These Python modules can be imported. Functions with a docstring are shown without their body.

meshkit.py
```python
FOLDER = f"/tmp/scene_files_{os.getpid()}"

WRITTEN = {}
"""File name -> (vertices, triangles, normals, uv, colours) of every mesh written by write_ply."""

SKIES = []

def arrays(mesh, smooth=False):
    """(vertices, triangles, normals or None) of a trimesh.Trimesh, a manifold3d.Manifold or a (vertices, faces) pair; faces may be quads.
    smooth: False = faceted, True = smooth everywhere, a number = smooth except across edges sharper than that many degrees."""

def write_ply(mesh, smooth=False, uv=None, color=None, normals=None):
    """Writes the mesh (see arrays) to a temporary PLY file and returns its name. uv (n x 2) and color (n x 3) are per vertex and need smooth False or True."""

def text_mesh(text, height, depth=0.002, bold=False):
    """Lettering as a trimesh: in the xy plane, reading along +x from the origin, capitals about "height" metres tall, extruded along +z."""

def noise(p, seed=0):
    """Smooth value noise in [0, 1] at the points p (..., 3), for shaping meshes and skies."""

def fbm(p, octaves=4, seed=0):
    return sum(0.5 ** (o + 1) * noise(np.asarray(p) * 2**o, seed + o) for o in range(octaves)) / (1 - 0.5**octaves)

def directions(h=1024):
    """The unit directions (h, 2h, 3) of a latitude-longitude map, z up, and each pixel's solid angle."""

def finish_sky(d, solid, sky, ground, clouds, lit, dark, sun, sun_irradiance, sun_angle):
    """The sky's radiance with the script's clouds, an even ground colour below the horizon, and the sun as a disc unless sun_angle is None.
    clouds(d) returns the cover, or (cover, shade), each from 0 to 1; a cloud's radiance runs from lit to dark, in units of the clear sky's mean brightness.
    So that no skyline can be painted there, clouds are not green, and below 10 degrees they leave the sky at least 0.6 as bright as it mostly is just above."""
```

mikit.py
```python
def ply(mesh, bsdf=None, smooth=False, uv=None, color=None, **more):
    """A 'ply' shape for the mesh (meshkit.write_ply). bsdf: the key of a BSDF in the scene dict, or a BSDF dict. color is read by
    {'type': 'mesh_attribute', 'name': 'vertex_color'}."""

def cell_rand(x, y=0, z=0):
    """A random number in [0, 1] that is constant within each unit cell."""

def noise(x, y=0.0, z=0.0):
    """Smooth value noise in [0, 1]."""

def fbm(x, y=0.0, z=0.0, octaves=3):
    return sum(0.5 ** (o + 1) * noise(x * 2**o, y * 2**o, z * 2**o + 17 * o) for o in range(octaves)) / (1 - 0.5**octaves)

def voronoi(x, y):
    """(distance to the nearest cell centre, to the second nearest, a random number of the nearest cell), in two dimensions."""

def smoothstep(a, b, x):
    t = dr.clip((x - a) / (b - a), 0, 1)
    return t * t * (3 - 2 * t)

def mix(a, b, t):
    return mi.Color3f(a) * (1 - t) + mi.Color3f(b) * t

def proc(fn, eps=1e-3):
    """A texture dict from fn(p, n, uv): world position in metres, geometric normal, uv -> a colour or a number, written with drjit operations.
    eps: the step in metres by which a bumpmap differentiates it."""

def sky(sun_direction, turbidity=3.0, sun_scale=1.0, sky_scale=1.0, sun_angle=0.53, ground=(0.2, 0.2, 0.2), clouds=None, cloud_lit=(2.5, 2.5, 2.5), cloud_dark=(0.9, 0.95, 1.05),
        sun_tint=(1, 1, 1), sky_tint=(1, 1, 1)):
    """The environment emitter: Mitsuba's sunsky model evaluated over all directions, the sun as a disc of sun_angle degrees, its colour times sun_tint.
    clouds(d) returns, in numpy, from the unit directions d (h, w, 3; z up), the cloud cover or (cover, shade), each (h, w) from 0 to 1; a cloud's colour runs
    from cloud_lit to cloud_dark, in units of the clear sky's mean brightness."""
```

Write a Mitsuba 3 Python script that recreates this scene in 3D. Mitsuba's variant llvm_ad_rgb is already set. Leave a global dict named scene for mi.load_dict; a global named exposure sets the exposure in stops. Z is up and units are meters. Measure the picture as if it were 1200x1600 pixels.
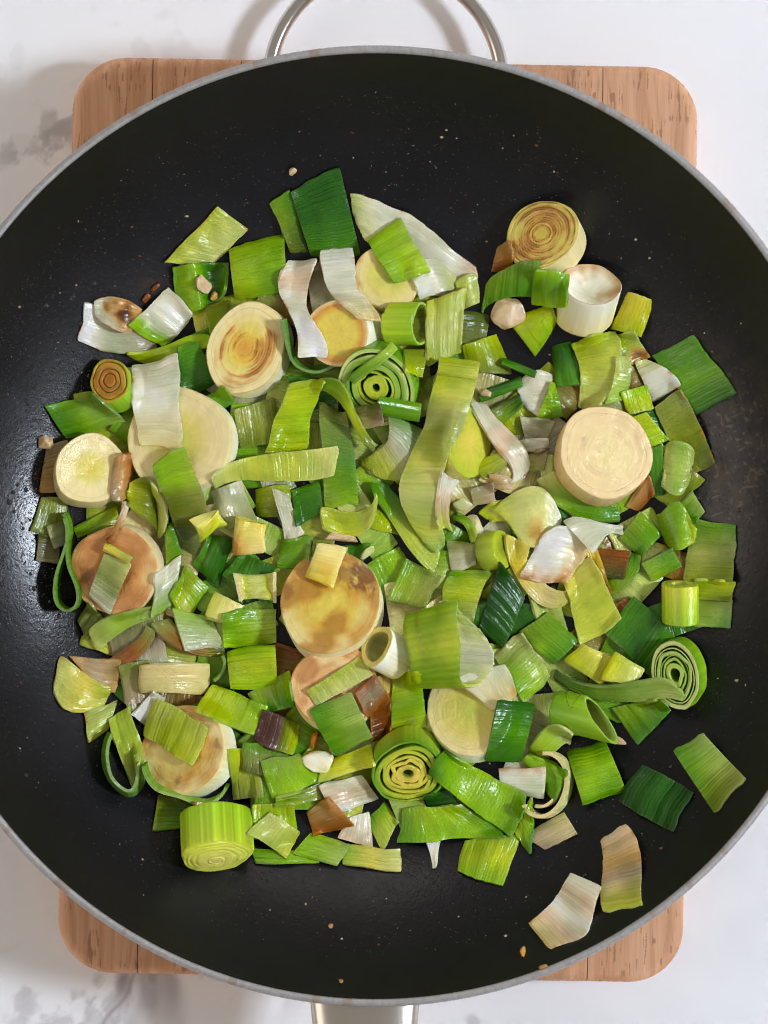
import math, numpy as np, trimesh, manifold3d as m3, mitsuba as mi, drjit as dr, mikit, meshkit
from scipy.ndimage import gaussian_filter, zoom as nzoom
from scipy.interpolate import CubicSpline
from mikit import proc, noise, fbm, smoothstep, mix

T = mi.ScalarTransform4f
scene, labels = {}, {}
mm = 0.001

# ------------------------------------------------------------------ camera, lamps, exposure
ZC, FPX = 1.15, 4931.0                     # camera height above the table top, focal length in photo pixels (1200 wide)
scene['camera'] = dict(type='thinlens', fov=math.degrees(2 * math.atan(600 / FPX)), fov_axis='x', aperture_radius=0.0035, focus_distance=ZC - 0.055,
                       near_clip=0.05, far_clip=50.0, to_world=T().look_at(origin=[0, 0, ZC], target=[0, 0, 0], up=[0, 1, 0]))
exposure = 0.04


def lamp(key, label, pos, target, w, h, rgb):
    """A window lamp or an added fill panel as a glowing rectangle, w x h metres."""
    scene[key] = dict(type='rectangle', to_world=T().look_at(origin=pos, target=target, up=[0, 1, 0.01]) @ T().scale([w / 2, h / 2, 1]),
                      bsdf=dict(type='diffuse', reflectance=dict(type='rgb', value=[0.5, 0.5, 0.5])),
                      emitter=dict(type='area', radiance=dict(type='rgb', value=rgb)))
    labels[key] = dict(label=label, category='lamp')


KEY = 1.0
lamp('window_lamp', 'cool daylight lamp high to the right of the pan', [1.5, 0.0, 1.48], [0, 0, 0.05], 0.25, 0.25, [144 * KEY, 158 * KEY, 180 * KEY])
lamp('side_fill_panel', 'wide warm soft fill panel added low to the left of the pan', [-2.0, -0.3, 1.5], [0, 0, 0.05], 1.3, 1.3, [1.9, 1.62, 1.38])  # added fill panel out of view, gives the shadows their warm light
lamp('back_fill_panel', 'wide warm soft fill panel added behind the top of the board', [0.3, 2.2, 1.6], [0, 0, 0.05], 1.3, 1.0, [1.9, 1.72, 1.56])  # second added fill panel, unseen, softens the shade from behind
scene['room_light'] = dict(type='constant', radiance=dict(type='rgb', value=[0.345, 0.318, 0.292]))


# ------------------------------------------------------------------ small helpers
def lin(c):
    c = np.asarray(c, float) / 255
    return np.where(c < 0.04045, c / 12.92, ((c + 0.055) / 1.055) ** 2.4)


PAL = {k: lin(v) for k, v in dict(
    dk=(26, 66, 8), dg=(44, 98, 8), g=(82, 140, 16), mg=(108, 160, 26), bg=(148, 192, 30), yg=(178, 196, 46), ly=(194, 204, 88), pg=(210, 216, 138),
    py=(222, 210, 106), w=(250, 246, 224), gw=(212, 212, 180), tg=(140, 150, 82), ol=(116, 130, 34), do=(66, 82, 20), cr=(238, 221, 158), pe=(240, 212, 158),
    ye=(226, 204, 84), yy=(208, 218, 62), tn=(200, 162, 104), pk=(216, 194, 160), oo=(216, 148, 58), br=(150, 84, 32), db=(78, 42, 22), pu=(88, 56, 50), mv=(156, 142, 112),
    gg=(100, 150, 66), or_=(222, 130, 30), og=(206, 150, 44), od=(206, 124, 54), ok=(218, 152, 88), lg=(156, 194, 78)).items()}
COUNT = {}


def key_for(name):
    n = COUNT.get(name, 0)
    COUNT[name] = n + 1
    return name if n == 0 else f'{name}_{n:03d}'


def principled(base, rough, spec=0.5, clear=0.0, metal=0.0, bump=None, bscale=1e-4, **kw):
    b = dict(type='principled', base_color=base, roughness=rough, specular=spec, metallic=metal, **kw)
    if clear:
        b.update(clearcoat=clear, clearcoat_gloss=0.9)
    if bump is not None:
        b = dict(type='bumpmap', arbitrary=bump, scale=bscale, bsdf=b)
    return dict(type='twosided', bsdf=b)


VC = dict(type='mesh_attribute', name='vertex_color')
rgb = lambda *v: dict(type='rgb', value=list(map(float, v)))


def leaf_bump(p, n, uv):     # uv in millimetres: u across the fibres, v along them
    return noise(uv.x * 2.1, uv.y * 0.09) * 0.6 + noise(uv.x * 0.9 + 31, uv.y * 0.05) * 0.8 + noise(uv.x * 1.3, uv.y * 1.1, 7.0) * 0.35


def flesh_bump(p, n, uv):
    q = p * 1000
    return noise(q.x * 1.6, q.y * 1.6, q.z * 1.6) + 0.5 * noise(q.x * 4, q.y * 4, q.z * 4)


def leaf_bsdf(rough, scale, thru):
    b = dict(type='principledthin', base_color=VC, roughness=0.6, eta=1.3, diff_trans=thru)
    shine = dict(type='twosided', bsdf=dict(type='roughconductor', material='none', specular_reflectance=rgb(0.75, 0.75, 0.75), alpha=rough ** 2, distribution='ggx'))
    return dict(type='bumpmap', arbitrary=proc(leaf_bump, 5e-5), scale=scale, bsdf=dict(type='blendbsdf', weight=0.048, a=b, b=shine))


scene['leaf_wet'] = leaf_bsdf(0.29, 0.00022, 0.42)
scene['leaf_soft'] = leaf_bsdf(0.42, 0.00016, 0.45)
scene['flesh'] = principled(VC, 0.26, 0.5, bump=proc(flesh_bump, 5e-5), bscale=0.00014)


# ------------------------------------------------------------------ table top
def marble(p, n, uv):
    x, y = p.x * 10, p.y * 10
    wx, wy = fbm(x * 1.3, y * 1.3, 3.0) - 0.5, fbm(x * 1.3 + 40, y * 1.3, 5.0) - 0.5
    c = mix((0.83, 0.84, 0.855), (0.75, 0.762, 0.785), smoothstep(0.45, 0.75, fbm(x * 0.7 + wx * 2, y * 0.7 + wy * 2, 1.0)))
    vein = dr.abs(fbm(x * 1.1 + wx * 3.0, y * 1.1 + wy * 3.0, 9.0, 4) - 0.5)
    where = smoothstep(0.5, -0.9, x) * smoothstep(0.42, 0.62, fbm(x * 0.9 + 11, y * 0.9 + 3, 2.0))      # the stone is veined on its left half
    c = mix(c, (0.42, 0.38, 0.41), smoothstep(0.035, 0.0, vein) * where * 0.7)
    blot = smoothstep(0.60, 0.74, fbm(x * 3.1 + wx * 3, y * 3.1 + wy * 3, 21.0, 4)) * where
    c = mix(c, (0.27, 0.24, 0.26), blot * 0.75)
    for bx, by, br in ((0.136, 0.132, 0.008), (0.128, 0.134, 0.010), (0.122, 0.139, 0.012), (0.114, 0.140, 0.010), (0.128, -0.180, 0.012), (0.118, -0.184, 0.014), (0.106, -0.186, 0.010), (0.096, -0.177, 0.012), (0.103, -0.171, 0.006), (0.084, -0.168, 0.009), (0.014, -0.184, 0.005), (-0.033, -0.186, 0.004)):
        d = dr.sqrt(dr.square(p.x + bx) + dr.square(p.y - by)) / br          # grey inclusions in the stone
        c = mix(c, (0.22, 0.19, 0.20), smoothstep(0.60, 0.90, fbm(x * 16 + wx * 6, y * 16 + wy * 6, 2.0, 4) + 0.45 * dr.exp(-d * d * 2.0) - 0.05) * smoothstep(1.5, 0.3, d) * 0.36)
    return mix(c, (0.62, 0.60, 0.60), smoothstep(0.66, 0.8, fbm(x * 9, y * 9, 4.0)) * 0.25 * smoothstep(0.5, -0.5, x))


scene['marble'] = principled(proc(marble), 0.42, 0.35)
scene['table_top'] = mikit.ply(trimesh.creation.box(bounds=[[-1.4, -1.4, -0.04], [1.4, 1.4, 0]]), 'marble')
labels['table_top'] = dict(label='white marble table top with grey mauve veining', kind='structure')


# ------------------------------------------------------------------ cutting board: seven beech planks and two steel wire handles
def wood(p, n, uv):
    x, y, z = p.x * 1000, p.y * 1000, p.z * 1000
    ca, sa = math.cos(math.radians(1.0)), math.sin(math.radians(1.0))
    x, y = x * ca - y * sa, x * sa + y * ca
    plank = dr.floor((x + 83.5) / 30.5)
    r, r2 = mikit.cell_rand(plank, 3), mikit.cell_rand(plank, 8)
    xx = x + 3.0 * (fbm(x * 0.03, y * 0.015, plank * 7.0) - 0.5) * 4
    ring = fbm(xx * 0.55 + r * 50, y * 0.012, z * 0.3 + r2 * 9, 3)
    fine = noise(x * 4.5, y * 0.10, z * 1.0)
    c = mix((0.68, 0.385, 0.225), (0.56, 0.285, 0.150), smoothstep(0.3, 0.72, ring))
    c = c * (0.90 + 0.19 * fine) * (0.86 + 0.26 * r)
    fleck = smoothstep(0.70, 0.80, noise(x * 2.1 + 0.4 * noise(x * .4, y * .4), y * 0.24 + r * 30, z * 0.4)) * smoothstep(0.45, 0.6, noise(x * 0.2, y * 0.11, 5.0 + r * 9))
    return mix(c, (0.25, 0.110, 0.055), fleck * 0.6)


def wood_bump(p, n, uv):
    return noise(p.x * 3500, p.y * 110, p.z * 900)


scene['beech'] = principled(proc(wood), 0.55, 0.3, bump=proc(wood_bump, 5e-5), bscale=0.00006)
scene['steel'] = principled(rgb(0.62, 0.60, 0.56), 0.17, 0.5, metal=1.0)
scene['brushed_steel'] = principled(rgb(0.60, 0.56, 0.50), 0.26, 0.5, metal=1.0)
BW, BL, BZ, BR = 0.2235, 0.3275, 0.025, 0.0195
BC, BA = np.array([-0.0022, -0.0028]), -1.0


def round_rect(w, l, r, n=14):
    out = []
    for cx, cy, a0 in ((1, 1, 0), (-1, 1, 90), (-1, -1, 180), (1, -1, 270)):
        a = np.radians(a0 + np.linspace(0, 90, n))
        out.append(np.stack([cx * (w / 2 - r) + r * np.cos(a), cy * (l / 2 - r) + r * np.sin(a)], 1))
    return np.vstack(out)


def loft(rings):
    """Closed mesh from stacked rings (same count), capped with fans."""
    n = len(rings[0])
    v = np.vstack(rings + [rings[0].mean(0)[None], rings[-1].mean(0)[None]])
    f = []
    for k in range(len(rings) - 1):
        for i in range(n):
            a, b = k * n + i, k * n + (i + 1) % n
            f += [[a, b, b + n], [a, b + n, a + n]]
    c0, c1, top = len(v) - 2, len(v) - 1, (len(rings) - 1) * n
    for i in range(n):
        f += [[c0, (i + 1) % n, i], [c1, top + i, top + (i + 1) % n]]
    return trimesh.Trimesh(v, f, process=False)


def to_man(t):
    return m3.Manifold(m3.Mesh(np.asarray(t.vertices, np.float32), np.asarray(t.faces, np.uint32)))


prof = [(0.0020, 0.0), (0.0006, 0.0008), (0.0, 0.003), (0.0, BZ - 0.0042)] + [(0.0042 * (1 - math.cos(a)), BZ - 0.0042 + 0.0042 * math.sin(a)) for a in np.radians([20, 40, 58, 74, 90])]
body = to_man(loft([np.column_stack([round_rect(BW - 2 * i, BL - 2 * i, BR - i), np.full(56, z)]) for i, z in prof]))
cuts = [-0.2] + [-0.083 + k * 0.0305 for k in range(1, 6)] + [0.0775] + [0.2]
cuts[1] = -0.0835
cuts = [-0.2, -0.083, -0.0515, -0.019, 0.0135, 0.0465, 0.0775, 0.2]
BOARD = T().translate([BC[0], BC[1], 0]).rotate([0, 0, 1], BA)
labels['cutting_board'] = dict(label='beech wood cutting board with rounded corners lying under the black pan', category='cutting board')
for k in range(7):
    a, b = cuts[k] + 0.00014, cuts[k + 1] - 0.00014
    piece = body ^ m3.Manifold.cube([b - a, 0.6, 0.1], True).translate([(a + b) / 2, 0, 0.02])
    scene['cutting_board__plank' + (f'_{k:03d}' if k else '')] = mikit.ply(piece, 'beech', smooth=30, to_world=BOARD)


def tube_mesh(pts, r, sides=18):
    p = np.asarray(pts, float)
    t = np.gradient(p, axis=0)
    t /= np.linalg.norm(t, axis=1, keepdims=True)
    up = np.array([0, 0, 1.0])
    a = np.cross(t, up)
    a /= np.linalg.norm(a, axis=1, keepdims=True)
    b = np.cross(a, t)
    r = np.broadcast_to(r, (len(p),))
    ang = np.arange(sides) * 2 * np.pi / sides
    rings = [p[i] + r[i] * (np.cos(ang)[:, None] * a[i] + np.sin(ang)[:, None] * b[i]) for i in range(len(p))]
    return loft(rings[::-1] if np.dot(np.cross(rings[0][0] - p[0], rings[0][1] - p[0]), t[0]) < 0 else rings)


for k, s in enumerate((1,)):
    a = np.radians(np.linspace(0, 180, 61))
    wire = np.stack([0.0418 * np.cos(a), s * (BL / 2 - 0.006 + 0.0415 * np.sin(a)), np.full(61, 0.0135)], 1)
    foot = np.array([[0.0418, s * (BL / 2 - 0.03), 0.0135]])
    wire = np.vstack([foot, wire, foot * [-1, 1, 1]])
    kk = 'cutting_board__wire_handle' + ('_001' if k else '')
    scene[kk] = mikit.ply(tube_mesh(wire, 0.0026), 'steel', smooth=True, to_world=BOARD)
    labels[kk] = dict(label='bent steel wire carrying handle at the ' + ('upper' if s > 0 else 'lower') + ' end of the board')


# ------------------------------------------------------------------ the pan
PX, PY, ZF = -0.0030, -0.0048, 0.0295        # axis of the pan, height of its cooking surface
RI, RO, DEP, R0 = 0.1606, 0.1635, 0.0480, 0.073


def pan_z(r):
    t = np.clip((r - R0) / (RI - R0), 0, 1)
    return ZF + DEP * t ** 2.8


def revolve(profile, n=240):
    profile = np.asarray(profile, float)
    a = np.arange(n) * 2 * np.pi / n
    v = np.stack([np.outer(np.cos(a), profile[:, 0]), np.outer(np.sin(a), profile[:, 0]), np.broadcast_to(profile[:, 1], (n, len(profile)))], -1)
    m = len(profile)
    f = []
    for i in range(n):
        j = (i + 1) % n
        for k in range(m):
            l = (k + 1) % m
            f.append([i * m + k, j * m + k, j * m + l, i * m + l])
    v = v.reshape(-1, 3)
    f = np.array(f)
    f = np.vstack([f[:, [0, 1, 2]], f[:, [0, 2, 3]]])
    return trimesh.Trimesh(v, f, process=False)


def coat_bump(p, n, uv):
    q = p * 1000
    return noise(q.x * 2.2, q.y * 2.2, q.z * 2.2) * 0.9 + noise(q.x * 0.7, q.y * 0.7, q.z * 0.7 + 5) * 0.9 + 1.6 * smoothstep(0.80, 0.95, noise(q.x * 1.5 + 9, q.y * 1.5, q.z * 1.5))


def coat(p, n, uv):
    x, y = p.x * 1000, p.y * 1000
    c = mix((0.0024, 0.0024, 0.0042), (0.0048, 0.0048, 0.0072), fbm(x * 0.05, y * 0.05, 2.0))
    # cooked-on film and rubbed scratches on the right-hand wall
    film = dr.exp(-(dr.square((x - 118) / 16) + dr.square((y - 18) / 34)))
    c = mix(c, (0.055, 0.040, 0.026), film * smoothstep(0.38, 0.72, fbm(x * 0.25, y * 0.25, 8.0)) * 0.6)
    sx, sy = x + 3 * noise(x * 0.1, y * 0.1), y
    scr = smoothstep(0.80, 0.90, noise(sx * 1.1 + sy * 0.35, sy * 0.45 - sx * 0.2, 3.0)) + smoothstep(0.82, 0.9, noise(sx * 0.5 - sy * 1.1, sy * 0.4 + sx * 0.4, 7.0))
    c = mix(c, (0.16, 0.125, 0.09), dr.clip(scr, 0, 1) * smoothstep(0.15, 0.75, film) * 0.45)
    burnt = dr.exp(-(dr.square((x + 82) / 5) + dr.square((y - 79) / 4)))
    return mix(c, (0.03, 0.012, 0.005), dr.clip(burnt * 1.3, 0, 1) * noise(x * 0.9, y * 0.9))


def coat_rough(p, n, uv):
    r = dr.sqrt(dr.square(p.x + 0.002) + dr.square(p.y + 0.005))
    oily = smoothstep(0.42, 0.62, fbm(p.x * 38, p.y * 38, 6.0)) * smoothstep(0.150, 0.105, r)
    return 0.30 + 0.12 * fbm(p.x * 60, p.y * 60, 4.0) - 0.14 * oily


scene['coating'] = principled(proc(coat), proc(coat_rough), 0.38, bump=proc(coat_bump, 8e-5), bscale=0.000045)


def alu(p, n, uv):
    x, y = p.x - PX, p.y - PY
    a = dr.atan2(y, x)
    s = noise(a * 260, dr.sqrt(x * x + y * y) * 900, 3.0)
    c = mix((0.30, 0.29, 0.28), (0.46, 0.45, 0.445), 0.25 + 0.5 * s + 0.25 * fbm(a * 30, 2.0))
    return mix(c, (0.30, 0.17, 0.09), smoothstep(0.82, 0.88, noise(a * 40, 6.0)) * 0.4)


scene['aluminium'] = principled(proc(alu), 0.48, 0.5, metal=0.55)
scene['pan_outside'] = principled(rgb(0.34, 0.33, 0.32), 0.45, 0.5, metal=0.6)
rr = np.concatenate([np.linspace(0.0002, R0, 12)[:-1], np.linspace(R0, RI, 40)])
zz = pan_z(rr)
inner = np.stack([rr, zz], 1)
PAN = T().translate([PX, PY, 0])
ZR = ZF + DEP
labels['frying_pan'] = dict(label='deep round black non-stick pan full of fried leeks', category='pan')
below = inner + [0.0002, -0.0012]
scene['frying_pan__coating'] = mikit.ply(revolve(np.vstack([inner, below[::-1]])), 'coating', smooth=40, to_world=PAN)
low = inner + [0.0026, -0.0042]
low[:, 1] = np.maximum(low[:, 1], 0.0253)
low[-1] = [RO - 0.0004, ZR - 0.006]
scene['frying_pan__outer_wall'] = mikit.ply(revolve(np.vstack([below[:-1] + [0, -0.00005], [[RI + 0.0004, ZR - 0.004]], low[::-1]])), 'pan_outside', smooth=40, to_world=PAN)
a = np.radians(np.linspace(180, -110, 18))
lip = np.array([[(RI + RO) / 2 + (RO - RI) / 2 * math.cos(t), ZR - 0.0008 + 0.0015 * math.sin(t)] for t in a])
lip = np.vstack([[RI + 0.0001, ZR - 0.0034], lip, [RO - 0.0004, ZR - 0.0062]])
scene['frying_pan__rim'] = mikit.ply(revolve(lip), 'aluminium', smooth=50, to_world=PAN)
# the long steel handle leaves the wall at the bottom of the picture
hs = []
for t in np.linspace(0, 1, 14):
    y = PY - (RI - 0.002) - 0.17 * t
    w, h = 0.0196 * (1 - 0.25 * math.sin(math.pi * min(t * 1.2, 1))), 0.0065
    ang = np.arange(40) * 2 * np.pi / 40
    ex = np.sign(np.cos(ang)) * np.abs(np.cos(ang)) ** 0.7
    ez = np.sign(np.sin(ang)) * np.abs(np.sin(ang)) ** 0.7
    hs.append(np.stack([PX - 0.0036 + w * ex, np.full(40, y), 0.0570 + 0.030 * t ** 1.2 + h * ez], 1))
hm = loft(hs[::-1])
if hm.volume < 0:
    hm.invert()
scene['frying_pan__long_handle'] = mikit.ply(hm, 'brushed_steel', smooth=50)
labels['frying_pan__long_handle'] = dict(label='steel long handle at the lower edge of the pan')

# ------------------------------------------------------------------ height field on which the food is laid down piece by piece
CELL, HALF = 0.0004, 0.165
NG = int(2 * HALF / CELL)
gx = (np.arange(NG) + 0.5) * CELL - HALF
HX, HY = np.meshgrid(gx, gx, indexing='xy')
H = pan_z(np.hypot(HX - PX, HY - PY))


def cell(x, y):
    return np.clip(((y + HALF) / CELL).astype(int), 0, NG - 1), np.clip(((x + HALF) / CELL).astype(int), 0, NG - 1)


def raise_field(x, y, z):
    j, i = cell(x.ravel(), y.ravel())
    np.maximum.at(H, (j, i), z.ravel())


def world_xy(px, py, z):
    return (px - 600) * (ZC - z) / FPX, (800 - py) * (ZC - z) / FPX


def under(cx, cy, lx, ly):
    """Where a piece with local outline points lands: world centre and the field beneath."""
    z = 0.05
    for _ in range(3):
        wx, wy = world_xy(cx, cy, z)
        h = H[cell(wx + lx, wy + ly)]
        z = float(np.mean(h)) + 0.003
    return wx, wy, h


def fit_plane(x, y, h, most=0.6):
    A = np.column_stack([x, y, np.ones_like(x)])
    p = np.linalg.lstsq(A, h, rcond=None)[0][:2] * 0.85
    s = np.hypot(*p)
    return p * min(1, most / max(s, 1e-9))


def ramp(c, t):
    """Colours 'a>b>c' along t in 0..1; 'a:0.3>b' puts a stop."""
    names = c.split('>')
    stops, cols = [], []
    for i, s in enumerate(names):
        nm, _, at = s.partition(':')
        stops.append(float(at) if at else i / max(len(names) - 1, 1))
        cols.append(PAL[nm])
    cols = np.array(cols)
    return np.stack([np.interp(t, stops, cols[:, k]) for k in range(3)], -1)


def n1(x, seed):
    q = np.zeros(x.shape + (3,))
    q[..., 0] = x
    q[..., 1] = seed * 13.7
    return meshkit.noise(q, seed)


SEED = [100]
K = (ZC - 0.05) / FPX * 1000      # millimetres per photo pixel at the height of the food
NOTE = []


def say(key, label, category, group=None):
    labels[key] = dict(label=label, category=category)
    if group:
        labels[key]['group'] = group


def sheet(name, label, rows, c, fib='u', grad='v', t=1.35, arc=0, arcx='u', bow=0, burn=0.0, spots=(), dz=0.0, stripe=1.0, mat='leaf_wet', drape=1.0, wave=1.0,
          tilt=None, cat='leek piece', group=None, edge=0.35, rag=0.0, most=0.6, under_c=None):
    """A cut piece of leaf: rows of (left x, left y, right x, right y, height in mm) in photo pixels from its first to its last end; four corners a b c d also do."""
    SEED[0] += 1
    seed = SEED[0]
    if len(rows) == 4 and len(rows[0]) == 2:
        (a, b, cc, d) = rows
        rows = [(*a, *b), (*d, *cc)]
    R = np.array([list(r) + [0] * (5 - len(r)) for r in rows], float)
    q0 = np.random.default_rng(seed)
    if not arc and not bow and len(rows) == 2:
        bow = float(0)
        arc, arcx = float(q0.choice([-35, 30, 45, 55, 58, 70, 85])), 'v' if fib == 'u' else 'u'
    twist = float(q0.uniform(-2.6, 2.6))
    soft = float(q0.uniform(0.0, 0.50)) * (0 if any(k in c for k in ('dk', 'dg', 'br', 'w', 'pu', 'tn', 'cr')) else 1)
    side_end = float(q0.choice([0, 1]))
    zr = R[:, 4:5]
    cx, cy = R[:, [0, 2]].mean(), R[:, [1, 3]].mean()
    L = np.column_stack([(R[:, 0] - cx) * K, (cy - R[:, 1]) * K, zr])
    Rr = np.column_stack([(R[:, 2] - cx) * K, (cy - R[:, 3]) * K, zr])
    mid = (L + Rr) / 2
    s = np.concatenate([[0], np.cumsum(np.linalg.norm(np.diff(mid, axis=0), axis=1) + 0.3)])
    length, width = s[-1], np.linalg.norm(Rr - L, axis=1).mean()
    if arc:
        width, length = (width * 1.25, length) if arcx == 'u' else (width, length * 1.25)
    fine, coarse = 0.42, 0.95
    nu = int(np.clip(width / (coarse if fib == 'u' else fine), 8, 70)) + 1
    nv = int(np.clip(length / (fine if fib == 'u' else coarse), 8, 90)) + 1
    v = np.linspace(0, 1, nv)
    u = np.linspace(0, 1, nu)
    if len(R) == 2:
        Lv, Rv = (X[0] + (X[1] - X[0]) * v[:, None] for X in (L, Rr))
    else:
        Lv, Rv = CubicSpline(s, L)(v * s[-1]), CubicSpline(s, Rr)(v * s[-1])
    U, V = np.meshgrid(u, v)
    # the cut edges are never quite straight
    cu, cv_ = np.abs(2 * U - 1), np.abs(2 * V - 1)
    eu = -(U - 0.5) * 0.022 * cv_ ** 7 + 0.085 * (n1(V * length / 8, seed) - 0.5) + 0.02 * (n1(V * length / 2, seed + 40) - 0.5) + rag * (n1(V * length / 1.6, seed + 1) - 0.5)
    ev = -0.011 * cu ** 7 + 0.085 * (n1(U * width / 8, seed + 2) - 0.5) + 0.02 * (n1(U * width / 2, seed + 41) - 0.5) + rag * (n1(U * width / 1.6, seed + 3) - 0.5)
    if arc:
        A = math.radians(abs(arc))
        w = U if arcx == 'u' else V
        th = (w - 0.5) * A
        lat = np.sin(th) / max(math.sin(min(A / 2, math.pi / 2)), 1e-6)
        chord = (np.linalg.norm(Rv - Lv, axis=1)[:, None] if arcx == 'u' else np.linalg.norm(mid[-1] - mid[0]))
        rad = chord / 2 / math.sin(min(A / 2, math.pi / 2))
        zarc = rad * (np.cos(th) - math.cos(A / 2)) * (1 if arc > 0 else -1)
        ww = 0.5 + 0.5 * lat
        if arcx == 'u':
            U2, V2 = ww, V
        else:
            U2, V2 = U, ww
    else:
        U2, V2, zarc = U, V, 0.0
    if arc and arcx == 'v':
        P = (L[0] + (L[-1] - L[0]) * V2[..., None]) * (1 - U2[..., None]) + (Rr[0] + (Rr[-1] - Rr[0]) * V2[..., None]) * U2[..., None]
    else:
        P = Lv[:, None] * (1 - (U2 + eu)[..., None]) + Rv[:, None] * (U2 + eu)[..., None]
    along = mid[-1] - mid[0]
    P = P + (along / (np.linalg.norm(along) + 1e-9) * length)[None, None] * (ev * (2 * V - 1))[..., None]
    P[..., 2] += zarc
    if bow:
        P[..., 2] += bow * (1 - (2 * U - 1) ** 2) if fib == 'v' else bow * (1 - (2 * V - 1) ** 2)
    P[..., 2] += twist * (2 * U - 1) * (2 * V - 1)
    q = np.stack([P[..., 0] / 9, P[..., 1] / 9, np.full(U.shape, seed * 1.3)], -1)
    P[..., 2] += wave * 2.5 * (meshkit.fbm(q, 2, seed) - 0.5)
    across, alongf = ((V * length, U * width) if fib == 'u' else (U * width, V * length))
    rib = 0.22 * (n1(across / 0.9, seed + 4) - 0.5) + 0.42 * (n1(across / 2.4, seed + 5) - 0.5)
    pitch = q0.uniform(0.95, 1.35)
    ribw = np.sin(2 * np.pi * (across / pitch + 0.5 * n1(across / 3.1, seed + 50)) + 0.4 * n1(alongf / 6, seed + 51)) * (0.5 + n1(across / 1.7, seed + 52))
    P[..., 2] += rib * stripe + 0.055 * stripe * ribw
    P *= mm
    tt = t * mm
    # lay it on what is already there
    lx, ly = P[..., 0].ravel(), P[..., 1].ravel()
    wx, wy, h = under(cx, cy, lx, ly)
    pl = fit_plane(lx, ly, h - 0.0 * h, most) if tilt is None else np.asarray(tilt, float)
    low = P[..., 2].ravel() - tt / 2 + pl[0] * lx + pl[1] * ly
    stiff = arc >= 88 or not drape
    off = np.percentile(h - low, 94 if stiff else 74) + dz * mm
    Z = (low + off).reshape(U.shape)
    if not stiff:
        hh = h.reshape(U.shape) + 0.0001
        for _ in range(5):
            pen = np.maximum(hh - Z, 0)
            Z = Z + 1.1 * gaussian_filter(pen, (nv / 12, nu / 12), mode='nearest')
        Z = Z + np.percentile(np.maximum(hh - Z, 0), 96)
    P[..., 2] = Z + tt / 2
    P[..., 0] += wx
    P[..., 1] += wy
    up = np.cross(np.gradient(P, axis=1), np.gradient(P, axis=0))
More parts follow.
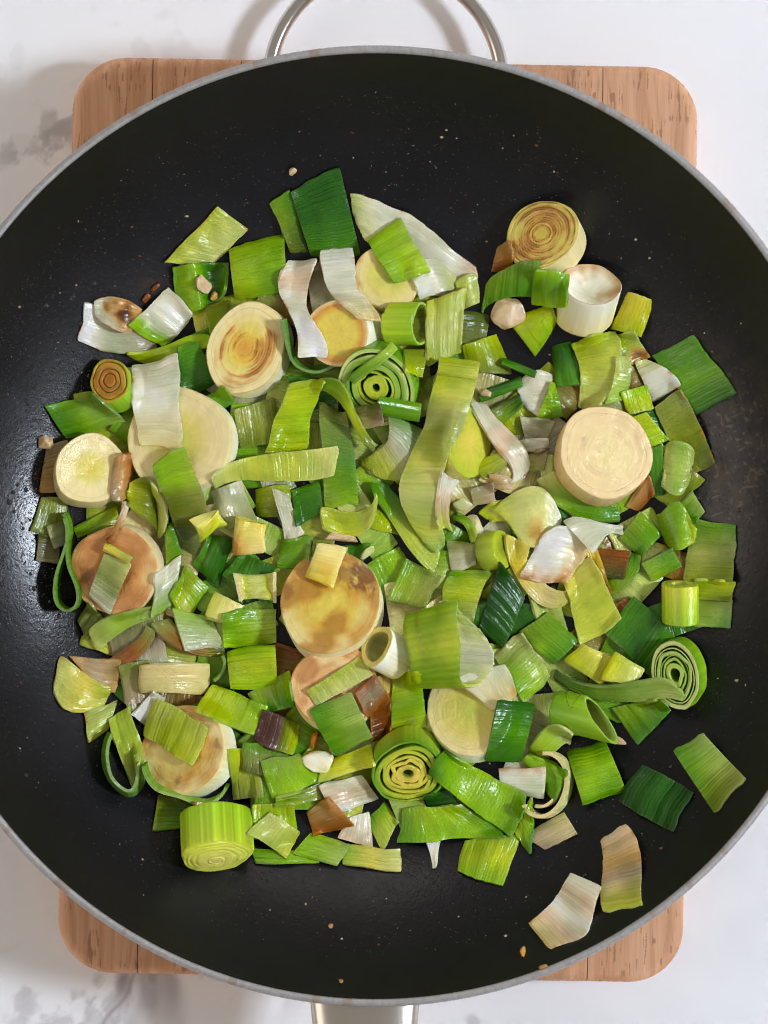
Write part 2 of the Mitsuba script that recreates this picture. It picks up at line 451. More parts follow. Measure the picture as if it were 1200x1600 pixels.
    up /= np.linalg.norm(up, axis=-1, keepdims=True) + 1e-12
    if up[..., 2].mean() < 0:
        up = -up
    e = np.minimum(np.minimum(U, 1 - U) * width, np.minimum(V, 1 - V) * length)
    th = tt / 2 * (0.72 + 0.28 * np.clip(e / 0.7, 0, 1))
    top, bot = P + up * th[..., None], P - up * th[..., None]
    dense = [nzoom(top[..., k], 2.5, order=1) for k in range(3)]
    raise_field(*dense)
    # colour
    g = {'u': U, 'v': V}[grad]
    col = ramp(c, np.clip(g + 0.10 * (meshkit.fbm(q * 1.7, 2, seed + 9) - 0.5), 0, 1))
    endw = soft * np.clip(0.5 + 1.4 * (np.abs(side_end - (U if fib == 'u' else V)) - 0.5), 0, 1)[..., None]
    col = col * (1 - endw) + (PAL['ly'] if side_end else PAL['pg']) * endw
    st = 0.75 * (n1(across / 0.6, seed + 6) - 0.5) + 0.4 * (n1(across / 3.6, seed + 8) - 0.5)
    st = st * (0.75 + 0.5 * n1(alongf / 3, seed + 10))
    blot = meshkit.fbm(np.stack([across / 2.2, alongf / 5, np.full(U.shape, seed * 0.7)], -1), 3, seed + 11) - 0.5
    big = meshkit.fbm(np.stack([P[..., 0] / 0.008, P[..., 1] / 0.008, np.full(U.shape, seed * 0.9)], -1), 2, seed + 14) - 0.5
    f = np.exp(stripe * (0.18 * st + 0.060 * ribw) + 0.32 * blot + 0.8 * big)
    col = col * np.stack([f ** 1.15, f ** 0.8, f ** 1.2], -1)
    cut = np.clip(1 - e / 0.5, 0, 1)[..., None] * 0.30
    pale = np.clip(col.mean(-1, keepdims=True) * 0.35 + col * 0.9 + 0.05, 0, 1)
    col = col * (1 - cut) + pale * cut
    bn = meshkit.fbm(np.stack([P[..., 0] / 0.0021, P[..., 1] / 0.0021, np.full(U.shape, seed * 2.1)], -1), 3, seed + 12)
    mask = np.zeros(U.shape)
    if burn:
        mask = np.clip((burn * 1.0 - np.clip(e / (2.2 + 3 * burn), 0, 1) * 0.75 + (bn - 0.5) * 1.0) * 2.2, 0, 1)
    for su, sv, sr, sa in spots:
        d = np.hypot((U - su) * width, (V - sv) * length)
        mask = np.maximum(mask, sa * np.clip(1.25 - d / sr + (bn - 0.5) * 1.3, 0, 1))
    if burn or spots:
        m1, m2 = np.clip(mask * 1.6, 0, 1)[..., None], np.clip(mask * 1.7 - 0.75, 0, 1)[..., None]
        col = col * (1 - m1 * 0.85) + PAL['oo'] * 0.85 * m1 * 0.85
        col = col * (1 - m2) + PAL['db'] * m2
    colb = col * 0.9 if under_c is None else ramp(under_c, g) * f[..., None]
    # unwelded sides so that the edges stay crisp
    idx = np.arange(nu * nv).reshape(nv, nu)
    quad = np.stack([idx[:-1, :-1], idx[:-1, 1:], idx[1:, 1:], idx[1:, :-1]], -1).reshape(-1, 4)
    nn = nu * nv
    ring = np.concatenate([idx[0, :-1], idx[:-1, -1], idx[-1, :0:-1], idx[:0:-1, 0]])
    m = len(ring)
    verts = [top.reshape(-1, 3), bot.reshape(-1, 3), top.reshape(-1, 3)[ring], bot.reshape(-1, 3)[ring]]
    i = np.arange(m)
    side = np.stack([2 * nn + i, 2 * nn + (i + 1) % m, 2 * nn + m + (i + 1) % m, 2 * nn + m + i], -1)
    faces = np.vstack([quad, quad[:, ::-1] + nn, side[:, ::-1]])
    cf = col.reshape(-1, 3)
    ce = cf[ring] * (1 - edge) + np.clip(cf[ring] * 0.9 + 0.10 * np.array([1, 1, 0.7]), 0, 1) * edge
    lum = cf.mean(-1, keepdims=True)
    cf, ce = lum + 1.16 * (cf - lum), ce.mean(-1, keepdims=True) + 1.1 * (ce - ce.mean(-1, keepdims=True))
    colors = np.clip(np.vstack([cf, colb.reshape(-1, 3), ce, ce]), 0.004, 0.9)
    uvt = np.stack([across.ravel() + seed * 3.1, alongf.ravel()], -1)
    uv = np.vstack([uvt, uvt + 40, uvt[ring], uvt[ring] + [0.0, t]])
    vv = np.vstack(verts)
    # outward faces
    p0 = np.cross(vv[faces[0, 1]] - vv[faces[0, 0]], vv[faces[0, 2]] - vv[faces[0, 0]])
    if np.dot(p0, up.reshape(-1, 3)[faces[0, 0]]) < 0:
        faces = faces[:, ::-1]
    key = key_for(name)
    scene[key] = mikit.ply((vv, faces), mat, smooth=True, uv=uv, color=colors)
    say(key, label, cat, group)
    NOTE.append((key, float(P[..., 2].max())))
    return key


def roll(name, label, cx, cy, r, h, az=90, el=90, n=7, hole=0.0, ell=1.0, ea=0, gap=0.14, face='ye>cr', rind='cr', brown=0.0, bc=0.5, arc=None, crinkle=0.0, dome=0.0,
         dz=0.0, core=True, step=0.0, cat='leek piece', mat='flesh', streak=0.6, tilt=True, group=None, irregular=0.05, cone=0.0, slant=0.0, ringline=0.5, brot=0.0, relief=0.16, inner=None, spiral=0.0, bcol='oo', scorch=()):
    """A cross-cut length of leek as nested closed rings: centre and radius in photo pixels, height in mm; its axis points to the image azimuth az and el degrees up."""
    SEED[0] += 1
    seed = SEED[0]
    R = r * K
    key = key_for(name)
    rng = np.random.default_rng(seed)
    A, E = math.radians(az), math.radians(el)
    ax = np.array([math.cos(E) * math.cos(A), math.cos(E) * math.sin(A), math.sin(E)])
    e1 = np.array([-math.sin(A), math.cos(A), 0.0])
    e2 = np.cross(ax, e1)
    edges = np.linspace(hole, 1, n + 1)
    edges = hole + (1 - hole) * ((edges - hole) / (1 - hole)) ** 0.85
    if n == 2 and hole == 0:
        edges = np.array([0, 0.85, 1.0])
    elif n > 2:
        edges[1:-1] += rng.uniform(-0.3, 0.3, n - 1) * (1 - hole) / n
    wob = [rng.uniform(-1, 1, 4) for _ in range(3)]
    parts, cloud = [], []
    for k in range(n - 1, -1, -1):
        r0, r1 = edges[k] * R, edges[k + 1] * R
        if k < n - 1:
            r1 -= gap
        r0 = max(r0, 0.0)
        solid = k == 0 and r0 < 0.3 and core
        hh = h * (1 + 0.0) + rng.uniform(-1, 1) * step
        na = int(np.clip(r1 * 16, 40, 130))
        span = (0, 2 * math.pi) if arc is None else tuple(np.radians(arc))
        th = np.linspace(*span, na, endpoint=arc is not None)
        rb = min(0.6 if hole == 0 else 0.35, (r1 - r0) * 0.4) if (k == n - 1 or gap > 0.1) else 0.03
        nz = int(np.clip(hh / 1.0, 3, 18))
        if solid:
            cs = [(0.02 + (r1 - rb - 0.02) * q, hh / 2) for q in np.linspace(0, 1, max(6, int(r1 / 0.3)))]
        else:
            ri = rb if (gap > 0.1 or k == 0) else 0.03
            cs = [(r0, hh / 2 - ri), (r0 + ri * 0.5, hh / 2 - ri * 0.12)] + [(r0 + ri * 0.5 + (r1 - r0 - ri / 2 - rb / 2) * q, hh / 2) for q in np.linspace(0.08, 0.92, max(3, int((r1 - r0) / 0.42)))]
        ntop = len(cs) + 1
        cs += [(r1 - rb * 0.45, hh / 2 - rb * 0.12)] + [(r1, hh / 2 - rb - (hh - 2 * rb) * q) for q in np.linspace(0, 1, nz)] + [(r1 - rb * 0.5, -hh / 2)]
        if solid:
            cs += [(0.02, -hh / 2)]
        else:
            cs += [(r0 + rb * 0.5, -hh / 2)] + [(r0, -hh / 2 + rb + (hh - 2 * rb) * q) for q in np.linspace(0, 1, max(nz // 2, 3))[:-1]]
        cs = np.array(cs)
        TH, I = np.meshgrid(th, np.arange(len(cs)), indexing='ij')
        rad, zz_ = cs[I, 0], cs[I, 1]
        lob = 1 + irregular * (wob[0][0] * np.cos(2 * TH + wob[1][0] * 3) + 0.6 * wob[0][1] * np.cos(3 * TH + wob[1][1] * 3) + 0.4 * wob[0][2] * np.cos(5 * TH + wob[1][2] * 3))
        if crinkle:
            lob = lob + crinkle * (1.2 - edges[k]) * (n1(TH * 1.1 * (1 + k % 2) + 7 * k, seed + k) - 0.5) * 2
            lob[-1] = lob[0] if arc is None else lob[-1]
        lob = lob * (1 - spiral * (TH - th[0]) / (2 * math.pi))
        rad = rad * lob * (1 + cone * zz_ / h)
        x, y = rad * np.cos(TH), rad * np.sin(TH)
        x = x * ell
        c_, s_ = math.cos(math.radians(ea)), math.sin(math.radians(ea))
        x, y = x * c_ - y * s_, x * s_ + y * c_
        zl = zz_ + dome * (1 - (rad / R) ** 2) * (zz_ > 0)
        zl = zl + slant * (x / R) * (zz_ > 0) * h * 0.5
        top_m = (zz_ > hh / 2 - 0.1)
        zl = zl + relief * min(1, 0.35 + 0.4 * ringline) * (n1(rad * 1.5 + 0.5 * n1(TH * 2, seed + 3), seed + 30) - 0.5) * top_m
        zl = zl + 0.35 * (meshkit.noise(np.stack([x / 3.0, y / 3.0, zz_ * 0 + seed], -1), seed) - 0.5) * (zz_ > hh / 2 - 0.6)
        P = (e1 * x[..., None] + e2 * y[..., None] + ax * zl[..., None]) * mm
        # colours
        face_m = (I < ntop) | (zz_ <= -hh / 2 + 0.01)
        fc = ramp(face, np.clip(rad / R + 0.06 * (n1(TH * 2, seed + 20) - 0.5), 0, 1))
        ln = np.where((I == 0) | (I == ntop - 1) | (I == 1), 1.0, 0.0) * (0 if solid else 1)
        rl = n1(rad * 1.5 + 0.5 * n1(TH * 2, seed + 3), seed + 30) - 0.5
        rl2 = n1(rad * 3.1 + 0.7 * n1(TH * 3, seed + 4), seed + 31) - 0.5
        fc = fc * np.exp((0.15 * rl + 0.14 * rl2)[..., None] * np.array([0.55, 0.5, 1.3]) * (0.04 + ringline * 0.55))
        fc = fc * (1 - 0.22 * ringline * ln[..., None] * np.array([0.6, 0.8, 1.4])) * (1 + 0.10 * (n1(TH * 9 + k * 3, seed + 21) - 0.5))[..., None] * rng.uniform(0.94, 1.05)
        if brown:
            q = np.stack([x / 7.5, y / 7.5, x * 0 + seed * 1.7], -1)
            bn = meshkit.fbm(q, 3, seed + 22) + (0.22 if ringline > 1 else 0.05) * rl * ringline
            rt = np.hypot(x - brot * R * 0.5, y) / R
            bm = np.clip((brown - np.abs(rt - bc) * (0.55 if ringline < 1 else 0.9) + (bn - 0.5) * 2.3) * 1.4, 0, 1)
            m1 = np.clip(bm * 1.5, 0, 1)[..., None]
            m2 = np.clip(bm * 1.5 - 0.95 + (0.9 if ringline > 1 else 0.35) * bm * (rl + rl2) * ringline, 0, 1)[..., None]
            fc = fc * (1 - 0.80 * m1) + PAL[bcol] * 0.80 * m1 * np.exp((0.5 if ringline > 1 else 0.32) * (rl + rl2))[..., None]
            fc = fc * (1 - 0.7 * m2) + PAL['br'] * 0.8 * 0.7 * m2
            saw = np.abs(((rad / 0.95 + 0.9 * n1(TH * 1.5, seed + 60)) % 1) - 0.5) * 2
            lm = (np.clip((saw - 0.62) / 0.25, 0, 1) * np.clip(bm * 1.8 - 0.2, 0, 1) * np.clip(ringline - 0.9, 0, 1) * n1(TH * 4 + rad, seed + 61) * 1.5).clip(0, 0.85)[..., None]
            fc = fc * (1 - lm) + PAL['db'] * lm
        for sx_, sy_, sr_, sa_ in scorch:       # scorched patches, in radii from the middle
            sd = np.hypot(P[..., 0] / (R * mm) - sx_, P[..., 1] / (R * mm) - sy_) / sr_
            sn = meshkit.fbm(np.stack([x / 1.6, y / 1.6, x * 0 + seed], -1), 3, seed + 70) - 0.5
            sm = np.clip((1.15 - sd + 1.5 * sn + 0.5 * rl2) * 1.6, 0, 1)[..., None] * sa_
            fc = fc * (1 - sm) + (PAL['br'] * 0.55 + PAL['db'] * 0.35) * sm
        rc = ramp(rind, np.clip(0.5 - zz_ / h, 0, 1))
        inn = (I > ntop + nz + 1) & (not solid)
        if inner:
            rc = np.where(inn[..., None], ramp(inner, np.clip(0.5 - zz_ / h, 0, 1)), rc)
        f = np.exp(streak * 0.5 * (n1(TH * R / 0.7, seed + 24) - 0.5) + streak * 0.5 * (n1(TH * R / 2.1, seed + 25) - 0.5))
        rc = rc * f[..., None]
        if arc is None:
            pass
        col = np.where(face_m[..., None], fc, rc)
        m, na2 = len(cs), len(th)
        ids = np.arange(na2 * m).reshape(na2, m)
        nxt = np.roll(ids, -1, 0) if arc is None else ids[1:]
        cur = ids if arc is None else ids[:-1]
        a_, b_ = cur, nxt
        if solid:
            sl = np.s_[:, :-1]
            fq = np.stack([a_[sl], b_[sl], b_[:, 1:], a_[:, 1:]], -1).reshape(-1, 4)
        else:
            fq = np.stack([a_, b_, np.roll(b_, -1, 1), np.roll(a_, -1, 1)], -1).reshape(-1, 4)
        tri = [fq[:, [0, 1, 2]], fq[:, [0, 2, 3]]]
        V_, C_ = P.reshape(-1, 3), col.reshape(-1, 3)
        if arc is not None:       # close the two cut ends
            for s_end, flip in ((0, False), (na2 - 1, True)):
                e0 = len(V_)
                V_ = np.vstack([V_, P[s_end], P[s_end].mean(0)[None]])
                C_ = np.vstack([C_, col[s_end], col[s_end].mean(0)[None]])
                i = np.arange(m)
                fan = np.stack([e0 + i, e0 + (i + 1) % m, np.full(m, e0 + m)], -1)
                tri.append(fan[:, ::-1] if flip else fan)
        F_ = np.vstack(tri)
        mesh = trimesh.Trimesh(V_, F_, process=False)
        if mesh.volume < 0:
            F_ = F_[:, ::-1]
        uv = np.stack([(TH * R).ravel() + seed, zl.ravel()], -1)
        uv = np.vstack([uv, np.zeros((len(V_) - len(uv), 2))])
        parts.append((V_, F_, C_, uv, 'core' if solid else 'layer'))
        cloud.append(V_)
        ct = V_[F_].mean(1)
        cloud.append(ct)
    cloud = np.vstack(cloud)
    lx, ly = cloud[:, 0], cloud[:, 1]
    wx, wy, hgt = under(cx, cy, lx, ly)
    pl = fit_plane(lx, ly, hgt, 0.4) if tilt else np.zeros(2)
    off = np.percentile(hgt - (cloud[:, 2] + pl[0] * lx + pl[1] * ly), 90 if tilt else 88) + dz * mm
    top = -1
    for V_, F_, C_, uv, nm in parts:
        V_ = V_ + np.column_stack([np.full(len(V_), wx), np.full(len(V_), wy), off + pl[0] * V_[:, 0] + pl[1] * V_[:, 1]])
        tri = V_[F_]
        w = np.random.default_rng(seed).dirichlet([1, 1, 1], 3)
        for b in w:
            s = (tri * b[None, :, None]).sum(1)
            raise_field(s[:, 0], s[:, 1], s[:, 2])
        raise_field(V_[:, 0], V_[:, 1], V_[:, 2])
        kk = key_for(f'{key}__{nm}')
        scene[kk] = mikit.ply((V_, F_), mat, smooth=True, uv=uv, color=np.clip(C_, 0.004, 0.9))
        top = max(top, V_[:, 2].max())
    say(key, label, cat, group)
    NOTE.append((key, float(top)))
    return key


def bit(name, label, cx, cy, sx, sy, hz, rot, c, cat='garlic bit', group=None, rough=0.25, dz=0.0):
    """A small irregular crumb: half sizes in photo pixels, height in mm."""
    SEED[0] += 1
    seed = SEED[0]
    pts = np.random.default_rng(seed).normal(size=(16, 3))
    pts /= np.linalg.norm(pts, axis=1, keepdims=True)
    pts *= np.random.default_rng(seed + 7).uniform(0.75, 1.2, (16, 1))
    s = trimesh.convex.convex_hull(pts)
    for _ in range(3):
        s = s.subdivide()
    trimesh.smoothing.filter_laplacian(s, lamb=0.5, iterations=4)
    v = np.array(s.vertices)
    v *= 1.05 / np.abs(v).max(0)
    v *= (1 + rough * 1.2 * (meshkit.fbm(v * 1.7 + seed, 3, seed) - 0.5))[:, None]
    nz = meshkit.fbm(v * 1.8 + seed * 3, 3, seed + 1)
    v = v * [sx * K, sy * K, hz / 2]
    a = math.radians(rot)
    v = np.column_stack([v[:, 0] * math.cos(a) - v[:, 1] * math.sin(a), v[:, 0] * math.sin(a) + v[:, 1] * math.cos(a), v[:, 2]]) * mm
    wx, wy, h = under(cx, cy, v[:, 0], v[:, 1])
    pl = fit_plane(v[:, 0], v[:, 1], h, 0.6)
    v[:, 2] += pl[0] * v[:, 0] + pl[1] * v[:, 1]
    v[:, 2] += np.percentile(h - v[:, 2], 88) + dz * mm
    v[:, :2] += [wx, wy]
    raise_field(v[:, 0], v[:, 1], v[:, 2])
    key = key_for(name)
    scene[key] = mikit.ply((v, s.faces), 'flesh', smooth=True, color=np.clip(ramp(c, np.clip((nz - 0.5) * 2.2 + 0.5, 0, 1)), 0.004, 0.9), uv=v[:, :2] * 1000)
    say(key, label, cat, group)
    return key


def band(name, label, path, c, height=9, lean=(0, 0), t=1.3, **kw):
    """A strip of leaf standing on its edge along a path in photo pixels; its top leans by 'lean' pixels."""
    rows = []
    P = np.array(path, float)
    SEEDL = np.atleast_2d(lean)
    R = []
    for i, (x, y) in enumerate(P):
        l = SEEDL[min(i, len(SEEDL) - 1)]
        R.append((x, y, x + l[0], y + l[1]))
    return standing(name, label, R, c, height, t, **kw)


def standing(name, label, rows, c, height, t=1.3, mat='leaf_wet', dz=0.0, cat='leek piece', group=None, stripe=0.8, topc=None, burn=0.0):
    SEED[0] += 1
    seed = SEED[0]
    R = np.array(rows, float)
    cx, cy = R[:, [0, 2]].mean(), R[:, [1, 3]].mean()
    A = np.column_stack([(R[:, 0] - cx) * K, (cy - R[:, 1]) * K])
    B = np.column_stack([(R[:, 2] - cx) * K, (cy - R[:, 3]) * K])
    s = np.concatenate([[0], np.cumsum(np.linalg.norm(np.diff(A, axis=0), axis=1) + 0.2)])
    nv, nu = int(np.clip(s[-1] / 0.55, 14, 120)), 12
    v = np.linspace(0, 1, nv)
    Av, Bv = CubicSpline(s, A)(v * s[-1]), CubicSpline(s, B)(v * s[-1])
    u = np.linspace(0, 1, nu)
    U, V = np.meshgrid(u, v)
    xy = Av[:, None] * (1 - U[..., None]) + Bv[:, None] * U[..., None]
    hh = height * (0.9 + 0.2 * n1(V * s[-1] / 6, seed))
    P = np.concatenate([xy, (U * hh)[..., None]], -1) * mm
    lx, ly = P[..., 0].ravel(), P[..., 1].ravel()
    wx, wy, h = under(cx, cy, lx, ly)
    pl = fit_plane(lx, ly, h, 0.5)
    low = P[..., 2].ravel() + pl[0] * lx + pl[1] * ly
    off = np.percentile((h - low)[(U < 0.1).ravel()], 70) + dz * mm
    P[..., 2] = (low + off).reshape(U.shape)
    P[..., 0] += wx
    P[..., 1] += wy
    nrm = np.cross(np.gradient(P, axis=1), np.gradient(P, axis=0))
    nrm /= np.linalg.norm(nrm, axis=-1, keepdims=True) + 1e-12
    th = t * mm / 2 * np.clip(np.minimum(1.0, 0.7 + np.minimum(U, 1 - U) * 4), 0, 1)
    top, bot = P + nrm * th[..., None], P - nrm * th[..., None]
    raise_field(*[nzoom(P[..., k], 2.5, order=1) for k in range(3)])
    col = ramp(c, V)
    f = np.exp(stripe * 0.5 * (n1(V * s[-1] / 0.8, seed + 1) - 0.5) + stripe * 0.5 * (n1(V * s[-1] / 2.5, seed + 2) - 0.5))
    col = col * f[..., None]
    ed = np.clip((U - 0.88) * 10, 0, 1)[..., None]
    tc = PAL[topc] if topc else np.clip(col * 0.8 + 0.14 * np.array([1, 1.1, 0.6]), 0, 1)
    col = col * (1 - ed) + tc * ed
    idx = np.arange(nu * nv).reshape(nv, nu)
    quad = np.stack([idx[:-1, :-1], idx[:-1, 1:], idx[1:, 1:], idx[1:, :-1]], -1).reshape(-1, 4)
    nn = nu * nv
    ring = np.concatenate([idx[0, :-1], idx[:-1, -1], idx[-1, :0:-1], idx[:0:-1, 0]])
    m = len(ring)
    i = np.arange(m)
    side = np.stack([2 * nn + i, 2 * nn + (i + 1) % m, 2 * nn + m + (i + 1) % m, 2 * nn + m + i], -1)
    vv = np.vstack([top.reshape(-1, 3), bot.reshape(-1, 3), top.reshape(-1, 3)[ring], bot.reshape(-1, 3)[ring]])
    faces = np.vstack([quad, quad[:, ::-1] + nn, side[:, ::-1]])
    p0 = np.cross(vv[faces[0, 1]] - vv[faces[0, 0]], vv[faces[0, 2]] - vv[faces[0, 0]])
    if np.dot(p0, nrm.reshape(-1, 3)[faces[0, 0]]) < 0:
        faces = faces[:, ::-1]
    cf = col.reshape(-1, 3)
    uvt = np.stack([(V * s[-1]).ravel() + seed * 3, (U * height).ravel()], -1)
    key = key_for(name)
    scene[key] = mikit.ply((vv, faces), mat, smooth=True, uv=np.vstack([uvt, uvt + 30, uvt[ring], uvt[ring]]), color=np.clip(np.vstack([cf, cf * 0.92, cf[ring], cf[ring]]), 0.004, 0.9))
    say(key, label, cat, group)
    NOTE.append((key, float(P[..., 2].max())))
    return key

# ------------------------------------------------------------------ the food, from the bottom of the pile to its top
S, B, RL = sheet, bit, roll
LEAF, RND, TUB = 'leek_leaf', 'leek_round', 'leek_tube'
# scraps buried low in the pile, seen only through gaps
rg = np.random.default_rng(5)
from shapely.geometry import Polygon, Point
pile = Polygon([(110, 640), (170, 560), (260, 500), (340, 440), (450, 400), (560, 380), (640, 400), (740, 440), (760, 500), (850, 520), (1000, 560), (1080, 640), (1100, 760), (1120, 880), (1050, 1060), (950, 1140),
                (850, 1230), (700, 1290), (560, 1330), (400, 1320), (300, 1260), (230, 1200), (160, 1090), (120, 980), (90, 860)]).buffer(-48)
KINDS = {'pale olive': 'ol>ly', 'pale green': 'lg>pg', 'grey': 'tg>gw', 'deep green': 'dg>g', 'olive': 'ol>yg', 'mid green': 'g>mg', 'light green': 'mg>pg', 'cream': 'tg>cr', 'bright green': 'bg>mg', 'brownish': 'br>tg'}
MARKS = [(392, 549, 'cream oval round'), (285, 690, 'largest pale yellow round'), (141, 737, 'plain cream round'), (184, 889, 'orange browned round'), (604, 437, 'cream yellow top round'), (592, 600, 'coiled green roll'),
         (636, 506, 'lime tube'), (855, 380, 'burnt yellow round'), (916, 470, 'hollowed white chunk'), (716, 692, 'tall yellow round'), (519, 948, 'big browned centre round'), (940, 713, 'peach coloured round'),
         (1061, 942, 'small bright lime tube'), (1060, 1050, 'oval roll'), (905, 1116, 'open green tube'), (736, 1116, 'pale yellow white round'), (690, 1004, 'biggest curled lime strip'), (524, 1076, 'orange tan round'),
         (637, 1194, 'olive rolled slice'), (296, 1174, 'tan browned round'), (338, 1306, 'solid lime chunk'), (860, 880, 'browned white leaf'), (560, 815, 'strip on edge'), (390, 965, 'glossy green square'), (780, 560, 'yellow green half tube')]
row = 0
for gy0 in range(410, 1330, 70):
    row += 1
    for gx0 in range(60 + 38 * (row % 2), 1180, 76):
        gx_, gy_ = gx0 + rg.uniform(-20, 20), gy0 + rg.uniform(-20, 20)
        w, l, a = rg.uniform(22, 36), rg.uniform(42, 72), rg.uniform(0, math.pi)
        kind = list(KINDS)[int(rg.integers(len(KINDS)))]
        arc_ = float(rg.choice([0, 40, 90]))
        if not pile.contains(Point(gx_, gy_)):
            continue
        ux, uy = math.cos(a), math.sin(a)
        q = [(gx_ + sx * w * ux - sy * l * uy, gy_ + sx * w * uy + sy * l * ux) for sx, sy in ((-1, -1), (1, -1), (1, 1), (-1, 1))]
        side = min(MARKS, key=lambda m: math.hypot(m[0] - gx_, m[1] - gy_))
        dx, dy = gx_ - side[0], gy_ - side[1]
        where = 'right of' if abs(dx) > abs(dy) * 2 and dx > 0 else 'left of' if abs(dx) > abs(dy) * 2 else ''
        if not where:
            where = ('below' if dy > 0 else 'above') + ('' if abs(dy) > abs(dx) * 2 else ' and right of' if dx > 0 else ' and left of')
        S('leek_scrap', f'{kind} leek scrap buried {where} the {side[2]}', q, KINDS[kind], arc=arc_, burn=0.03 if 'brown' in kind or kind == 'tan' else 0, group='scraps buried low in the pile')

# ---- upper left
S(LEAF, 'pale green leaf with one browned long edge at the upper left rim of the pile', [(256, 410), (341, 323), (387, 357), (326, 416)], 'ly>pg', fib='v', arc=60, arcx='v', burn=0.04)
S(LEAF, 'olive strip tucked at the top left of the browned oval round', [(322, 485), (357, 468), (346, 522), (330, 526)], 'ol>mg')
S(LEAF, 'bright lime half tube left of the white folded strips at the top', [(357, 387), (444, 367), (450, 452), (367, 470)], 'bg>mg', arc=125, arcx='v', burn=0.02)
S(LEAF, 'green curled leaf holding a tan garlic crumb at the upper left', [(268, 417, 279, 486, 1), (290, 414, 298, 488, 5), (304, 413, 313, 484, 7), (318, 412, 322, 478, 2), (338, 409, 334, 472, 0), (357, 408, 350, 455, 4)], 'mg>bg:0.3>g:0.55>dg:0.7>mg', fib='v', wave=.5)
B('garlic_bit', 'tan garlic crumb lying inside the curled green leaf at the upper left', 318, 443, 11, 16, 5, 15, 'tn>pk')
B('garlic_bit', 'smaller tan crumb just below the crumb in the curled leaf', 333, 463, 6, 9, 3, -20, 'tn>or_')
S(LEAF, 'dull white leaf with burnt brown blotches at the far upper left', [(133, 474, 123, 533, 0), (165, 478, 160, 548, 1), (195, 480, 195, 553, 2), (222, 486, 243, 546, 0)], 'w>gw>mv', fib='v', burn=0.05, wave=2)
S(LEAF, 'burnt brown and cream flap folded over the blotched white leaf at the upper left', [(143, 470, 150, 498, 1), (165, 463, 170, 510, 4), (190, 466, 195, 520, 4), (224, 482, 205, 508, 0)], 'w>pk>tn', fib='v', burn=0.1, spots=[(.5, .65, 5, 1), (.4, .3, 2, .7)], wave=2.5)
S(LEAF, 'yellow green band curving below the half white leaf at the upper left', [(192, 553, 236, 575, 0), (245, 544, 266, 572, 4), (298, 525, 312, 548, 5), (332, 524, 338, 542, 1)], 'yg>bg', fib='v')
S(LEAF, 'half white leaf with a bright green edge at the upper left', [(201, 513), (258, 545), (303, 490), (263, 446)], 'bg>lg:0.18>gw:0.34>w:0.6>gw', fib='u', bow=2.5, arc=30)
RL(LEAF, 'rolled green end with a burnt brown core at the left', 180, 603, 39, 10, az=130, el=62, n=4, ell=0.85, face='br>tn:0.4>yg', rind='bg>mg', brown=0.75, bc=0.1, core=True, irregular=0.08)
S(LEAF, 'deep green leaf between the white translucent strip and the browned oval round', [(278, 541), (310, 533), (338, 596), (284, 627)], 'g>dg', bow=2)
RL(RND, 'cream oval round with brown rings at its centre in the upper left', 391, 548, 61, 12, az=155, el=76, n=2, ell=1.24, face='oo:0>ye:0.35>cr:0.8>cr', rind='cr>w', brown=0.62, bc=0.12, gap=0.03, ringline=1.6, streak=0.25)
S(LEAF, 'flat green leaf pointing left at the left edge of the pile', [(71, 636), (146, 613), (199, 660), (100, 684)], 'g>mg>g', bow=2, grad='u', arc=50, arcx='v')
S(LEAF, 'small bright green leaf between the oval browned round and the big pale round', [(320, 620), (352, 603), (368, 628), (335, 645)], 'bg>mg')
S(LEAF, 'brown tan scrap under the left rim of the plain cream round at the far left', [(72, 700), (104, 688), (96, 766), (61, 768)], 'mv>tn', burn=0.05)
B('garlic_bit', 'tan garlic crumb above the plain cream round at the far left', 71, 690, 12, 11, 5, 0, 'tn>pk')
S(LEAF, 'pale olive see-through leaf below the plain cream round at the far left', [(63, 775), (104, 781), (97, 838), (47, 831)], 'tg>ol', fib='v')
S(LEAF, 'dark brownish scrap at the far left below the pale olive leaf', [(60, 835), (92, 838), (90, 882), (56, 876)], 'do>mv')
S(LEAF, 'pale folded scrap beside the standing green loop at the far left', [(72, 822), (100, 812), (102, 850), (84, 858)], 'tg>gw')
RL(RND, 'plain cream round without browning at the far left', 141, 737, 58, 10, az=50, el=74, n=2, ell=0.94, ea=0, face='ye:0>py:0.3>cr:0.6>cr', rind='cr>pk', gap=0.03, dome=-0.9, ringline=0.25, dz=2, streak=0.25)
S(LEAF, 'thin yellow green strip sloping below the plain cream round', [(113, 826, 118, 842, 2), (150, 806, 156, 824, 3), (182, 790, 186, 806, 2)], 'mg>yg', fib='v', mat='leaf_wet')
RL(RND, 'largest pale yellow round at the left under a white translucent strip', 285, 690, 84, 12, az=160, el=78, n=2, ell=1.0, face='ly:0>py:0.35>cr:0.75>cr', rind='cr>w', gap=0.03, ringline=0.5, streak=0.25)
RL(RND, 'orange browned round at the left with a see-through strip on it', 184, 889, 70, 11, az=215, el=80, n=2, face='ye>cr', rind='cr>pk', brown=0.86, bc=0.3, bcol='od', scorch=((.1, -.1, .26, .7), (-.7, -.1, .22, .6)), gap=0.03, streak=0.25)
band(LEAF, 'standing green loop of leaf at the far left edge of the pile', [(103, 800), (108, 850), (96, 885), (90, 920), (96, 944), (110, 952), (124, 945), (128, 928), (122, 905), (112, 880), (110, 840), (104, 806)], 'mg>g>mg', height=10, lean=(-3, 2), t=1.2)
S(LEAF, 'see-through ribbed strip lying on the orange browned round at the left', [(164, 860), (206, 880), (171, 962), (136, 934)], 'pg>tg>gw', fib='u', t=1.0, burn=0.015)
S(LEAF, 'small thick yellow strip topping the see-through strip on the orange round', [(165, 849), (207, 871), (201, 880), (160, 858)], 'ly>ye', t=2.2, drape=0)
